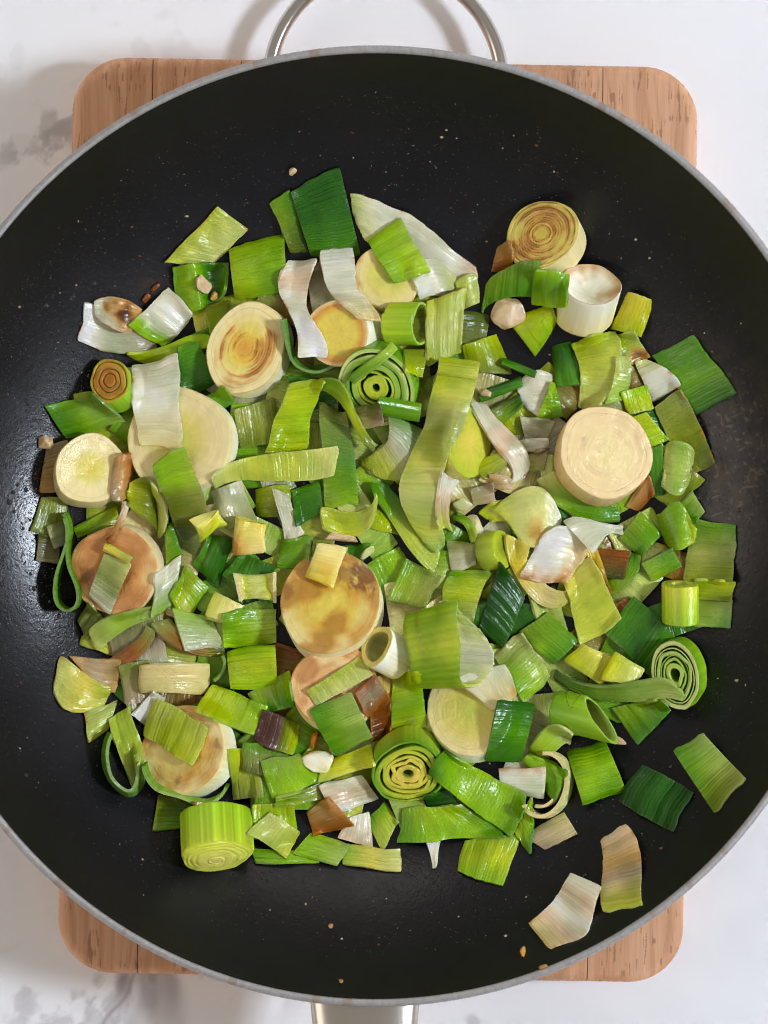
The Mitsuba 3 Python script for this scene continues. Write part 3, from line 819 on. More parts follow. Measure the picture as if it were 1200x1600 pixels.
S(LEAF, 'curled brown papery leaf at the right rim of the plain cream round', [(178, 722, 173, 785, 0), (190, 712, 190, 784, 4), (206, 706, 203, 770, 1)], 'mv>tn>br', fib='v', burn=0.12, wave=2.5)
S(LEAF, 'thin burnt strand hanging over the top of the orange browned round', [(193, 783, 203, 788, 3), (188, 802, 197, 806, 4), (178, 826, 186, 832, 3), (166, 842, 172, 848, 1)], 'w>tn>br', fib='v', burn=0.1)
S(LEAF, 'white translucent strip lying over the biggest pale round at the left', [(206, 573, 281, 555, 4), (208, 620, 281, 612, 5), (212, 655, 284, 655, 3), (217, 692, 286, 705, 1)], 'gw>w:0.4>cr', fib='u', t=1.0, wave=1.4, burn=0.012)
S(LEAF, 'green to olive striped strip running down from the big pale round at the left', [(237, 727, 292, 700, 2), (250, 758, 308, 742, 4), (262, 788, 320, 778, 4), (270, 815, 324, 812, 2), (285, 856, 318, 868, 0)], 'bg>bg:0.28>ol:0.4>do:0.75>do', fib='u', stripe=1.5, burn=0.03)
S(LEAF, 'olive folded leaf below the big pale round with its pale underside out', [(200, 750, 204, 790, 1), (218, 746, 222, 808, 5), (236, 746, 241, 826, 3), (241, 752, 244, 834, 0), (258, 776, 252, 836, 4), (266, 795, 256, 826, 5)], 'yg>ol:0.35>do:0.58>ly:0.7>pg', fib='v', wave=.5)
S(LEAF, 'small dark green point below the olive folded leaf', [(258, 838), (268, 812), (285, 870), (258, 885)], 'g>mg')
S(LEAF, 'deep green glossy ribbed leaf left of the small yellow cubes', [(302, 880), (326, 833), (364, 847), (338, 922)], 'g>dg', stripe=1.6, bow=4, arc=80)
S(LEAF, 'dark green leaf behind the small cream cup at the left middle', [(348, 900), (372, 862), (432, 885), (415, 945)], 'g>dg', stripe=1.3)
S(LEAF, 'glassy white scrap above the yellow cubes at the left middle', [(327, 770), (374, 752), (402, 812), (356, 826)], 'gw>tg', t=1.0, bow=3, fib='v')
S('leek_cube', 'small yellow green cube left of the orange yellow cube', [(302, 817), (338, 795), (353, 820), (313, 841)], 'py>yg', t=6, drape=0, mat='flesh')
S('leek_cube', 'orange yellow wedge shaped cube at the left middle of the pile', [(372, 808), (412, 822), (414, 851), (363, 858)], 'ye>cr', t=8, drape=0, mat='flesh', spots=[(.1, .8, 4, .6)])
S(LEAF, 'pale translucent leaf at the lower left under the orange round', [(119, 968), (141, 938), (164, 968), (136, 1002)], 'tg>ol')
S(LEAF, 'grey translucent leaf lying deep at the lower left', [(160, 975), (250, 952), (262, 1035), (182, 1062)], 'tg>mv>gw', fib='v')
S(LEAF, 'long pale curved strip below the orange browned round', [(142, 985, 150, 1018, 0), (160, 968, 172, 1000, 5), (200, 955, 206, 978, 6), (240, 946, 240, 966, 2)], 'pg>lg>tg', fib='v')
S(LEAF, 'brown streaked curved strip at the lower left above the blotched cream leaf', [(150, 1042, 155, 1056, 2), (185, 1022, 195, 1042, 5), (215, 1000, 226, 1020, 5), (232, 975, 245, 985, 2)], 'tn>br>tg', fib='v')
S(LEAF, 'dark brown curled strip at the left below the white and green leaf', [(235, 975, 262, 968, 1), (262, 1002, 280, 985, 4), (300, 1022, 306, 1004, 4), (350, 1024, 345, 1008, 1)], 'tg>br>ol', fib='v', under_c='br')
S(LEAF, 'pointed white leaf tinged green at the left middle', [(246, 893), (284, 866), (268, 945), (236, 968)], 'w>gw>lg', t=1.1, bow=3)
S(LEAF, 'bright yellow green folded leaf at the left middle right of the pointed white leaf', [(264, 932, 288, 884, 1), (276, 955, 308, 900, 4), (288, 980, 326, 918, 3)], 'mg>yg>bg', fib='v', spots=[(.1, .9, 3, .6)])
S(LEAF, 'pale see-through leaf hanging below the bright folded leaf at the left', [(268, 950), (330, 965), (352, 1012), (290, 1018)], 'lg>gw')
S('leek_cube', 'small cream chunk at the left above a shiny green square', [(320, 964), (336, 926), (379, 945), (359, 976)], 'ly>cr', t=5, drape=0, mat='flesh')
S(LEAF, 'glossy green square below the small cream cup at the left middle', [(347, 956), (430, 948), (432, 1009), (348, 1013)], 'mg>bg', stripe=1.4, arc=70, arcx='v')
S(LEAF, 'small cream cup shaped leaf at the left middle', [(367, 896, 373, 942, 3), (376, 898, 380, 938, 0), (400, 899, 403, 936, -.5), (422, 897, 426, 938, 0), (430, 893, 433, 944, 3)], 'cr>ly>pg>ly>cr', fib='v', t=1.6, wave=.2)

# ---- top middle
S(LEAF, 'dull olive leaf half hidden behind the darkest square at the top', [(420, 315), (453, 297), (483, 391), (455, 396)], 'g>do', bow=2)
S(LEAF, 'darkest green ridged square at the very top of the pile', [(452, 297), (532, 266), (563, 393), (486, 402)], 'dg>dg>g', stripe=1.8, bow=3, arc=40, arcx='v')
S(LEAF, 'long pale leaf pointing right at the top of the pile, its outer edge browned', [(541, 301, 572, 378, 1), (600, 315, 612, 420, 4), (650, 342, 645, 455, 4), (705, 385, 690, 462, 2), (751, 421, 737, 444, 0)], 'pg>w:0.25>gw>w:0.8>pk', fib='v', burn=0.03)
RL(RND, 'cream yellow round under the lime square at the top', 604, 437, 53, 9, az=60, el=78, n=2, face='ly>py>cr', rind='cr>tn', brown=0.12, bc=0.9, gap=0.03, streak=0.25)
S(LEAF, 'white inner leaf crossing the cream round at the top right', [(640, 420, 655, 468, 1), (680, 405, 690, 455, 3), (712, 430, 708, 452, 0)], 'w>gw>pg', fib='v')
S(LEAF, 'lime green square on the cream round at the top', [(573, 372), (628, 338), (671, 425), (615, 447)], 'bg>bg', stripe=1.2, bow=1.5)
S(LEAF, 'shaded mauve leaf between the two white folded strips at the top', [(478, 430), (500, 405), (528, 470), (490, 495)], 'mv>gw')
band(LEAF, 'dark green wrinkled band curling under the white strips at the top', [(446, 498), (450, 520), (456, 545), (464, 564), (482, 576), (505, 578), (530, 568), (560, 560), (585, 552)], 'gg>g>gg', height=9, lean=(-5, 4), t=1.3)
RL(RND, 'tan faced round with a thick white rind between the white strips and lime tube', 540, 520, 57, 13, az=195, el=62, n=2, ell=0.92, face='ye>ye:0.6>oo:0.82>cr', rind='w>cr', gap=0.03, ringline=0.15, streak=0.25)
S(LEAF, 'white rippled strip at the left of the two white strips at the top', [(446, 407, 494, 400, 2), (436, 435, 485, 430, 5), (436, 458, 478, 468, 3), (450, 485, 485, 495, 6), (462, 515, 502, 525, 7), (467, 561, 514, 564, 4)], 'w>pk:0.2>w:0.4>w', fib='u', wave=2, burn=0.035)
S(LEAF, 'white curved strip at the right of the two white strips at the top', [(497, 386, 549, 382, 4), (501, 420, 553, 415, 6), (515, 455, 560, 450, 5), (540, 485, 580, 478, 3), (560, 505, 596, 508, 1)], 'w>w>cr', fib='u', burn=0.03, wave=1.2)
S(LEAF, 'deep green leaf under the white strips above the coiled green roll', [(450, 588), (528, 592), (524, 632), (455, 645)], 'g>dg')
RL('leek_roll', 'coiled green roll with a crinkled yellow centre in the upper middle', 592, 600, 58, 13, az=240, el=70, n=5, hole=0.10, ell=1.14, ea=-14, gap=0.35, face='yy:0>yg:0.4>lg:0.6>mg:0.72>pg:0.86>lg', rind='mg>g', crinkle=0.12, step=0.5, core=False, irregular=0.05, ringline=1.2, dz=1.5)
S(LEAF, 'long green outer flap trailing from the coiled roll to the right', [(540, 592, 552, 600, 6), (565, 572, 575, 584, 8), (592, 553, 600, 566, 7), (614, 532, 622, 545, 3)], 'mg>lg', fib='v')
S(LEAF, 'pale folded flap behind the flat pale strip in the upper middle', [(712, 442, 722, 484, 1), (730, 428, 735, 478, 4), (744, 428, 748, 472, 1)], 'ly>pg', fib='v')
S(LEAF, 'dark translucent leaf right of the flat pale strip in the upper middle', [(722, 482), (765, 492), (758, 545), (718, 548)], 'do>tg')
RL(TUB, 'lime tube opening to the right in the upper middle', 635, 506, 38, 12, az=0, el=26, n=1, hole=0.86, inner='ol', arc=(70, 455), spiral=.16, ell=1.0, face='lg', rind='bg>yg', core=False, gap=0)
S(LEAF, 'olive leaf under the flat pale strip in the upper middle', [(630, 545), (668, 548), (660, 590), (632, 585)], 'ol>yg')
S(LEAF, 'flat pale green strip standing upright right of the lime tube', [(664, 469), (728, 445), (721, 553), (665, 577)], 'ly>pg>ly', fib='v', mat='leaf_soft', stripe=.6, burn=0.02)
S(LEAF, 'yellow green half tube in the upper middle right', [(723, 541), (776, 519), (798, 586), (728, 582)], 'yg>ol', fib='v', arc=110, arcx='u')

# ---- upper right
RL(RND, 'burnt yellow round with dark brown rings at the top right', 852, 378, 58, 12, az=128, el=62, n=2, ell=1.0, ea=-15, face='ye>py', rind='cr', brown=0.62, bc=0.38, gap=0.03, ringline=2.2, streak=0.25)
S(LEAF, 'tan brown wedge left of the burnt yellow round at the top right', [(779, 385), (798, 377), (802, 418), (768, 422)], 'tn>br', burn=0.06)
RL(RND, 'hollowed white chunk with a browned lip at the upper right', 916, 470, 47, 16, az=78, el=46, n=2, face='gw>w:0.75>tn', rind='w>cr', gap=0.02, brown=0.16, bc=1.05, bcol='tn', dome=-5.5, streak=.3, ringline=.4)
S(LEAF, 'olive yellow half tube at the right end of the upper right cluster', [(981, 455), (1020, 467), (1003, 528), (957, 514)], 'ye>yg', fib='v', arc=100, arcx='u', under_c='tn')
S(LEAF, 'green arched leaf over the tan garlic piece at the upper right', [(757, 488, 763, 440, 1), (775, 470, 780, 425, 6), (800, 465, 805, 415, 8), (833, 465, 842, 411, 5)], 'mg>g', fib='u')
S(LEAF, 'bright green flap hanging at the right of the arched leaf at the upper right', [(833, 424), (889, 428), (884, 483), (833, 475)], 'bg>mg>bg', fib='v', bow=3, arc=60)
S(LEAF, 'glossy yellow lime half tube below the arched leaf at the upper right', [(793, 500), (862, 477), (870, 503), (836, 556)], 'yy>bg', fib='v', arc=120, arcx='v', stripe=.4)
B('garlic_bit', 'large tan garlic piece under the arched green leaf at the upper right', 790, 487, 27, 27, 6, 20, 'tn>pk')
S(LEAF, 'deep green leaf left of the big pale curved leaf at the upper right', [(863, 537), (894, 533), (912, 601), (870, 607)], 'dg>g', fib='v', bow=4)
S(LEAF, 'dark green leaf at the far right edge of the upper pile', [(1023, 553), (1086, 523), (1148, 615), (1090, 648)], 'g>mg>dg', stripe=1.3, bow=2)
S(LEAF, 'olive see-through leaf below the dark leaf at the far right', [(1024, 636, 1066, 610, 3), (1046, 692, 1092, 664, 4), (1080, 742, 1117, 720, 0)], 'tg>ol>do', fib='u', burn=0.03)
S(LEAF, 'olive yellow leaf with a brown tip behind the white curl at the upper right', [(962, 521), (989, 516), (1019, 560), (974, 577)], 'yg>ol', spots=[(.7, .8, 4, .9)])
S(LEAF, 'pale curved leaf in the upper right with fine ribs', [(892, 531, 962, 518, 1), (900, 560, 968, 552, 6), (905, 600, 955, 605, 7), (905, 642, 938, 632, 2)], 'yg>ly>pg', fib='u', mat='leaf_wet')
S(LEAF, 'pale glossy strip right of the pale curved leaf at the upper right', [(962, 560, 988, 556, 4), (960, 585, 986, 590, 6), (944, 628, 980, 625, 2)], 'pg>lg', fib='u', burn=0.02)
S(LEAF, 'shiny white curl pointing to the lower right at the upper right', [(992, 566, 1008, 559, 3), (1005, 595, 1040, 577, 6), (1020, 628, 1063, 604, 2)], 'pg>w>w', fib='u', t=1.1, burn=0.02)
S(LEAF, 'lime box shaped leaf above the peach round at the right', [(967, 612), (1010, 600), (1023, 640), (984, 649)], 'bg>yg', fib='v', arc=70)
S(LEAF, 'dark green leaf edge running down right of the peach round', [(1013, 700), (1034, 692), (1040, 775), (1020, 778)], 'g>dg', fib='v')
S(LEAF, 'narrow lime leaf touching the upper right of the peach round', [(990, 652), (1011, 643), (1048, 688), (1015, 698)], 'yg>bg', bow=2)
S(LEAF, 'pale green flap with a white lower edge right of the peach round', [(1034, 760, 1040, 700, 1), (1050, 772, 1055, 688, 5), (1064, 772, 1074, 692, 5), (1078, 742, 1085, 708, 1)], 'pg>lg>tg', fib='v', wave=1)
S(LEAF, 'white papery leaf in the shade left of the peach round', [(806, 602, 826, 640, 1), (838, 580, 850, 655, 4), (862, 585, 858, 650, 1)], 'w>gw', fib='v', wave=2)
S(LEAF, 'bright green triangle on the white papery leaf left of the peach round', [(862, 595), (866, 597), (881, 651), (838, 654)], 'bg>mg', drape=1)
S(LEAF, 'grey white scrap left of the peach round in the shade', [(812, 650), (868, 655), (850, 700), (822, 695)], 'gw>mv', wave=2)
S(LEAF, 'torn white strip poking right towards the peach round', [(808, 688, 812, 706, 2), (835, 686, 838, 704, 3), (858, 687, 858, 698, 2)], 'w>w', fib='v')
S(LEAF, 'torn brownish scrap below the torn white strip', [(818, 708), (858, 700), (850, 735), (825, 738)], 'mv>tg', rag=.06)

# ---- middle
S('leek_rod', 'dark green stalk sliver lying in the shade right of the long translucent strip', [(745, 615), (815, 588), (818, 603), (752, 628)], 'dg>g', arc=120, arcx='v', fib='u')
S('leek_rod', 'thin deep green sliver in the dark gap at the upper right of the middle', [(785, 560), (838, 580), (836, 590), (782, 570)], 'dg>g', arc=120, arcx='v', fib='u')
S(LEAF, 'olive dark leaf in the shade below the green slivers', [(752, 650), (812, 615), (818, 632), (772, 678)], 'do>g')
S(LEAF, 'olive lime half tube right of the tall yellow round edge', [(738, 725), (785, 705), (793, 725), (756, 750)], 'yg>ol', arc=110, arcx='v')
RL(RND, 'tall yellow round standing tilted in the middle beside the long translucent strip', 716, 692, 56, 10, az=0, el=40, n=2, face='ye>yg', rind='py>yg', gap=0.03, ringline=.3, dz=-1, streak=0.25)
S(LEAF, 'pinkish white strip curling down to a hook in the upper right of the middle', [(734, 634, 758, 628, 2), (750, 662, 774, 650, 4), (768, 690, 795, 672, 6), (788, 716, 818, 700, 7), (800, 735, 829, 728, 5), (797, 752, 818, 750, 3)], 'w>pk>w', fib='v', t=1.6, burn=0.012)
S(LEAF, 'inner tan fold of the hook shaped white strip', [(762, 742, 768, 760, 1), (780, 742, 784, 764, 3), (800, 748, 802, 766, 2)], 'tn>pk', fib='v')
S(LEAF, 'pale grey scrap in the dark middle left of the hook', [(733, 762), (770, 752), (775, 785), (740, 790)], 'mv>pk')
B('leek_piece', 'small pale nub in the dark gap in the middle', 720, 790, 17, 11, 5, -10, 'pg>gw', cat='leek piece')
B('leek_piece', 'small pale pointed nub below the nub in the dark gap', 742, 822, 11, 20, 5, 30, 'cr>gw', cat='leek piece')
S(LEAF, 'small green arch right of the frayed strip end in the middle', [(705, 808, 714, 800, 2), (722, 818, 735, 812, 4), (738, 850, 748, 848, 1)], 'mg>bg', fib='v')
S(LEAF, 'glassy rounded leaf in the middle below the frayed strip end', [(697, 845), (742, 850), (745, 882), (708, 895)], 'tg>gw', bow=4, arc=80)
RL(RND, 'olive yellow oval standing on edge near the centre right', 772, 860, 30, 8, az=10, el=35, n=2, face='ol>yg', rind='yg>ol', gap=0.03, dz=-1, streak=0.25)
S(LEAF, 'grey green translucent leaf left of the arched lime strip in the middle', [(365, 640), (428, 622), (440, 690), (375, 700)], 'tg>ol', fib='v')
S(LEAF, 'olive yellow lump behind the pale horizontal strip left of the middle', [(398, 762), (452, 756), (458, 805), (402, 810)], 'yg>ol', arc=90)
S(LEAF, 'glassy white twisted scrap below the pale horizontal strip', [(425, 764, 450, 774, 2), (432, 790, 458, 795, 5), (440, 820, 465, 815, 3), (442, 848, 476, 834, 0)], 'gw>w>gw', fib='v', t=1.0)
S(LEAF, 'deep green scrap below the pale horizontal strip in the middle', [(455, 768), (500, 752), (505, 800), (462, 822)], 'g>dg')
S(LEAF, 'translucent leaf hanging down from the arch, grey above and bright green at its end', [(497, 628, 542, 640, 4), (502, 690, 552, 700, 6), (505, 740, 557, 742, 4), (507, 794, 561, 793, 1)], 'tg>gg:0.5>mg:0.75>bg', fib='u', wave=.5)
S(LEAF, 'olive arched leaf with a whitish shine right of the centre top', [(557, 722, 574, 738, 1), (585, 708, 600, 750, 3), (602, 690, 640, 745, 6), (610, 668, 664, 712, 8), (606, 645, 670, 672, 5)], 'ol>ly:0.3>gw:0.6>gg', fib='u', burn=0.04, mat='leaf_wet')
S('leek_rod', 'glossy green rod above the olive arched leaf', [(592, 622), (658, 633), (655, 657), (587, 645)], 'mg>g', arc=150, arcx='v', fib='u', dz=1)
S(LEAF, 'dark grey crumpled leaf under the coiled roll', [(540, 640), (595, 632), (600, 662), (555, 672)], 'do>mv', wave=3)
S(LEAF, 'yellow rimmed green band falling right from the top of the arched lime strip', [(490, 604, 506, 592, 5), (520, 618, 535, 602, 6), (545, 648, 552, 636, 5), (562, 684, 572, 674, 3), (585, 706, 590, 696, 1)], 'mg>yg>ol', fib='v', t=1.4)
S(LEAF, 'lime arched strip with fine cross ribs left of the centre top', [(452, 600, 512, 592, 9), (440, 628, 496, 622, 8), (430, 655, 488, 650, 6), (420, 685, 482, 682, 3), (412, 714, 478, 712, 0)], 'yg>bg>yg', fib='u', stripe=1.2)
S(LEAF, 'long pale strip lying across the arched strip left of the centre', [(329, 765, 336, 745, 1), (365, 752, 366, 722, 3), (410, 752, 406, 712, 5), (470, 752, 465, 705, 6), (528, 742, 527, 695, 5)], 'pg>ly>ly>pg', fib='u', stripe=.8, mat='leaf_wet')
S(LEAF, 'yellow green strip on edge with a curled right end near the centre', [(500, 793, 500, 828, 3), (525, 797, 525, 838, 1), (555, 800, 556, 838, 1), (578, 792, 579, 826, 4), (589, 770, 589, 798, 5)], 'ly>yg>ly', fib='v', t=1.3)
B('garlic_bit', 'long tan garlic sliver below the strip on edge near the centre', 533, 842, 25, 8, 4, -5, 'tn>pk')
S(LEAF, 'dark green leaf right of the cream square near the centre', [(530, 855), (580, 848), (562, 892), (532, 902)], 'g>dg')
B('leek_piece', 'small translucent sliver on the dark leaf right of the cream square', 572, 865, 16, 6, 3, 40, 'gw>ly', cat='leek piece')
S(LEAF, 'green arched leaf left of the cream square near the centre', [(432, 888), (442, 844), (490, 837), (482, 890)], 'mg>g', fib='v', bow=3, arc=60, arcx='v')
RL(RND, 'big browned round in the centre with a cream square on its upper edge', 519, 948, 83, 12, az=110, el=68, n=2, face='ye>ye>cr', rind='cr>w', brown=0.60, bc=0.80, bcol='og', scorch=((.62, .55, .30, .85), (.30, .62, .24, .6), (-.85, .3, .14, .5)), gap=0.03, ringline=.7, streak=0.25)
S('leek_cube', 'flat cream square on the upper edge of the big browned round in the centre', [(497, 846), (542, 858), (518, 919), (479, 903)], 'cr>ye', t=3.5, drape=0, mat='flesh', spots=[(.6, .6, 4, .25)])
S(LEAF, 'long looping green leaf running from the centre to the lower end of the translucent strip', [(575, 755, 602, 752, 2), (595, 790, 628, 782, 4), (622, 830, 660, 815, 5), (650, 870, 684, 850, 5), (676, 898, 690, 868, 3)], 'g>mg>yg>bg', fib='v', under_c='ol')
S(LEAF, 'grey and green leaf square right of the big browned round', [(603, 938), (634, 872), (690, 900), (664, 951)], 'mg>tg', fib='u')
S(LEAF, 'longest translucent strip running down the middle from the upper centre', [(686, 560, 748, 568, 9), (676, 605, 740, 615, 9), (665, 650, 722, 662, 9), (645, 700, 700, 708, 8), (628, 742, 692, 738, 8), (625, 790, 682, 798, 7), (640, 835, 690, 838, 5), (672, 880, 692, 866, 2)], 'yg:0>ly:0.12>tg:0.25>ly:0.5>pg:0.7>ly:0.85>gg', fib='u', stripe=.9, mat='leaf_wet')
S('leek_rod', 'ribbed yellow green stub at the top end of the longest translucent strip', [(686, 559), (750, 567), (745, 592), (683, 584)], 'yg>ly', arc=120, arcx='v', fib='u', drape=0)
S(LEAF, 'frayed pale flap with a brown edge right of the longest strip', [(690, 732, 719, 750, 4), (684, 768, 705, 775, 4), (682, 800, 702, 805, 3), (686, 830, 710, 834, 1)], 'w>pk>ly', fib='v', burn=0.06, rag=.05)

# ---- right
S(LEAF, 'large olive leaf at the far right edge of the pile with level ribs', [(1082, 812), (1151, 817), (1143, 912), (1068, 908)], 'g>tg>ol', fib='u', stripe=1.3, bow=-2)
S(LEAF, 'pale grey green square at the far right under the lime strip', [(1087, 936), (1144, 938), (1140, 981), (1086, 978)], 'tg>gg', fib='u')
S(LEAF, 'lime strip at the lower end of the large olive leaf at the far right', [(1084, 905), (1148, 908), (1143, 941), (1086, 936)], 'yg>ol', fib='u', bow=1.5)
S(LEAF, 'shiny dark green scrap at the right above the folded lime leaf', [(1062, 790), (1082, 766), (1102, 800), (1085, 820)], 'mg>g')
S(LEAF, 'dark green leaf at the right below the brown scrap', [(968, 843), (1000, 800), (1036, 835), (1000, 868)], 'g>mg', fib='v', bow=3)
S(LEAF, 'brown translucent leaf under the right side of the peach round', [(978, 790), (1012, 735), (1024, 772), (1000, 800)], 'tn>br', burn=0.06, t=1)
S(LEAF, 'folded lime leaf with a lighter right face at the right', [(1026, 800, 1040, 845, 1), (1045, 786, 1055, 858, 5), (1058, 781, 1062, 858, 5), (1074, 800, 1075, 852, 3), (1090, 826, 1086, 846, 0)], 'g>mg:0.4>bg:0.6>yg', fib='v', wave=.4)
S(LEAF, 'glossy green arched leaf below the folded lime leaf at the right', [(1002, 880), (1050, 854), (1067, 886), (1020, 909)], 'gg>mg', arc=80, arcx='v')
S(LEAF, 'dark green curved strip in the shade left of the small bright tube', [(952, 932, 948, 905, 2), (975, 920, 965, 895, 4), (995, 895, 978, 880, 5), (1000, 868, 984, 862, 2)], 'mg>g', fib='v')
S(LEAF, 'brown shaded leaf in the hollow at the right', [(930, 855), (985, 862), (975, 905), (935, 900)], 'br>do')
S(LEAF, 'large deep green leaf at the right below the pale ribbed strip', [(946, 992), (990, 930), (1063, 1000), (1020, 1060)], 'g>dg>g', fib='u', bow=3, stripe=.9)
RL('leek_tube', 'small bright yellow lime tube at the right beside the dark leaf', 1061, 942, 28, 14, az=90, el=12, n=2, hole=0.45, face='ly>yg', rind='yy>bg', core=False, streak=1.0, gap=.1)
S(LEAF, 'green leaf curling under the lower edge of the peach round', [(838, 750, 866, 736, 2), (868, 788, 890, 764, 3), (908, 810, 922, 783, 3), (970, 815, 966, 793, 1)], 'pg>lg:0.25>mg:0.45>g', fib='v')
RL(RND, 'smooth peach coloured round at the right without green', 940, 713, 74, 13, az=60, el=76, n=2, face='cr>pe', rind='pe>tn', gap=0.03, ringline=.25, dome=.2, brown=.02, bc=.7, bcol='pe', dz=3, streak=0.25)
S(LEAF, 'darkest green leaf standing left of the pale ribbed strip in the centre right', [(748, 985), (780, 876), (822, 932), (786, 1016)], 'dk>dg', fib='v', stripe=1.3, bow=2)
S(LEAF, 'deep green shiny leaf below the pale ribbed strip at the centre right', [(808, 988), (856, 956), (906, 1003), (866, 1040)], 'g>mg>g', fib='v', stripe=1.2, bow=3)
S(LEAF, 'tan brown leaf behind the pale ribbed strip at the right', [(908, 865), (930, 852), (956, 925), (945, 955)], 'ye>br', fib='v')
S(LEAF, 'pale lime leaf folded left of the white ribbed leaf in the right middle', [(745, 802, 765, 815, 0), (770, 785, 790, 815, 4), (800, 778, 812, 815, 3)], 'yg>ly', fib='v')
S(LEAF, 'pale yellow white arched leaf in the right middle with a browned corner', [(770, 795, 800, 815, 3), (800, 768, 822, 850, 6), (842, 760, 850, 850, 7), (880, 812, 860, 840, 2)], 'ly>pg>pg>w', fib='v', spots=[(.8, .5, 4, .5)])
S(LEAF, 'cream curl looping below the browned white leaf in the right middle', [(788, 832, 828, 850, 3), (795, 878, 828, 890, 3), (815, 915, 845, 905, 3), (845, 945, 862, 918, 3), (878, 950, 882, 925, 4), (900, 922, 888, 914, 4)], 'py>ye>cr>py', fib='v', t=1.2)
S(LEAF, 'pale yellow ribbed strip hanging down in the right middle', [(880, 906), (921, 864), (971, 970), (905, 1013)], 'py>ly>ly', fib='u', stripe=.8, bow=2)
S(LEAF, 'white leaf browned orange at its lower edge on the cream curl', [(845, 835, 812, 905, 4), (885, 822, 850, 912, 7), (928, 856, 882, 912, 4)], 'w>w>pe', fib='v', spots=[(1.0, .15, 5, .65), (.95, .8, 5, .65), (1, .5, 4, .5)], wave=1.5)
S(LEAF, 'shiny white twisted tail pointing right at the peach round', [(880, 816, 925, 866, 7), (905, 808, 935, 850, 8), (935, 815, 945, 838, 6), (975, 820, 974, 836, 3)], 'w>w', fib='v', t=1.4)

# ---- lower right
S(LEAF, 'green leaf at the lower right of the biggest curled lime strip', [(771, 1022), (816, 984), (862, 1060), (818, 1103)], 'tg>mg>bg', fib='u', bow=3)
S('leek_cube', 'pale lime cube left of its twin at the right middle', [(883, 1035), (913, 1008), (958, 1026), (936, 1068)], 'yy>py', t=5, drape=0, mat='leaf_wet')
S('leek_cube', 'paler lime cube right of its twin at the right middle', [(943, 1064), (963, 1018), (1000, 1043), (985, 1068)], 'yy>pg', t=6, drape=0, mat='leaf_wet')
RL('leek_roll', 'oval roll of pale green layers with a dark hole at the right edge', 1060, 1051, 38, 12, az=195, el=70, n=6, hole=0.2, ell=1.42, ea=0, gap=0.3, face='ly>lg>pg', rind='mg>bg', crinkle=0.10, core=False, step=.5, irregular=.04)
S(LEAF, 'long green leaf running right to the oval roll', [(864, 1046, 872, 1064, 0), (915, 1068, 922, 1090, 3), (980, 1066, 978, 1096, 5), (1040, 1060, 1032, 1090, 5), (1066, 1078, 1060, 1086, 4)], 'do>g>mg', fib='v')
S(LEAF, 'mid green leaf below the long green leaf at the right', [(956, 1106), (1030, 1088), (1051, 1110), (998, 1166)], 'mg>g', fib='v', bow=2)
B('garlic_bit', 'tan crumb at the right below the open green tube', 965, 1157, 14, 7, 4, -20, 'tn>pk')
RL(TUB, 'green tube with an oval dark opening at the lower right', 905, 1116, 33, 17, az=-12, el=30, n=1, hole=0.84, inner='ol>do', face='lg', rind='bg>mg', core=False, gap=0, slant=-0.9, dz=1)
S(LEAF, 'pale green curled leaf left of the ridged half tube at the lower right', [(822, 1168, 842, 1190, 1), (840, 1148, 862, 1180, 5), (866, 1130, 880, 1165, 3), (898, 1145, 892, 1165, 1)], 'mg>lg>pg', fib='v')
band('leek_ring', 'cream ring of leaf standing on edge at the lower right', [(858, 1178), (880, 1184), (894, 1205), (893, 1235), (880, 1262), (858, 1276), (838, 1272), (828, 1258)], 'cr>pg>cr', height=8, lean=(-12, -3), t=1.6, topc='cr')
band('leek_ring', 'thin inner cream ring inside the standing cream ring', [(868, 1196), (880, 1215), (876, 1242), (860, 1258), (842, 1260)], 'pg>cr', height=7, lean=(-8, -2), t=1.2, topc='cr')
S(LEAF, 'green leaf with a pointed end above the small white tube at the lower right', [(814, 1186), (826, 1176), (889, 1203), (868, 1254)], 'bg>mg', fib='v', bow=2)
S(LEAF, 'small white tube with a brown line at the lower right', [(779, 1200), (853, 1199), (850, 1246), (783, 1243)], 'w>w', fib='u', arc=90, arcx='v', spots=[(.5, .02, 3, .4), (.9, .02, 3, .4), (.1, .02, 3, .4)])
S(LEAF, 'ridged bright green half tube at the lower right on the bare pan', [(885, 1172), (947, 1158), (979, 1237), (911, 1262)], 'mg>bg>mg', fib='u', arc=110, arcx='v', stripe=1.6, under_c='yg')
S(LEAF, 'darkest ridged square lying alone at the lower right', [(1008, 1197), (1083, 1239), (1047, 1294), (967, 1255)], 'dk>dg>dk', fib='v', stripe=1.9, bow=1.5, grad='u')
S(LEAF, 'dull green square lying alone furthest right on the bare pan', [(1055, 1176), (1097, 1143), (1163, 1217), (1112, 1266)], 'g>mg>ol', fib='u', mat='leaf_soft')
S(LEAF, 'grey brown papery scrap below the cream ring at the lower right', [(817, 1307), (882, 1270), (903, 1303), (852, 1329)], 'mv>pk>mv', t=1.0, burn=0.03, wave=2)
S(LEAF, 'tan and brown leaf lying alone at the lower right with a pale green lower end', [(940, 1320, 979, 1287, 1), (945, 1352, 1001, 1325, 3), (942, 1378, 1002, 1362, 3), (940, 1419, 1000, 1410, 0)], 'pk>tn:0.35>mv:0.6>ly', fib='u', burn=0.06, t=1.1)
S(LEAF, 'lowest pale tan leaf on the bare pan at the lower right, folded across', [(897, 1367, 941, 1389, 1), (880, 1390, 926, 1424, 2.5), (864, 1413, 913, 1454, 0), (845, 1430, 888, 1466, 1.5), (825, 1446, 860, 1478, 0)], 'w>pk>w>pk>cr', fib='u', t=1.1, burn=0.02, mat='leaf_soft')

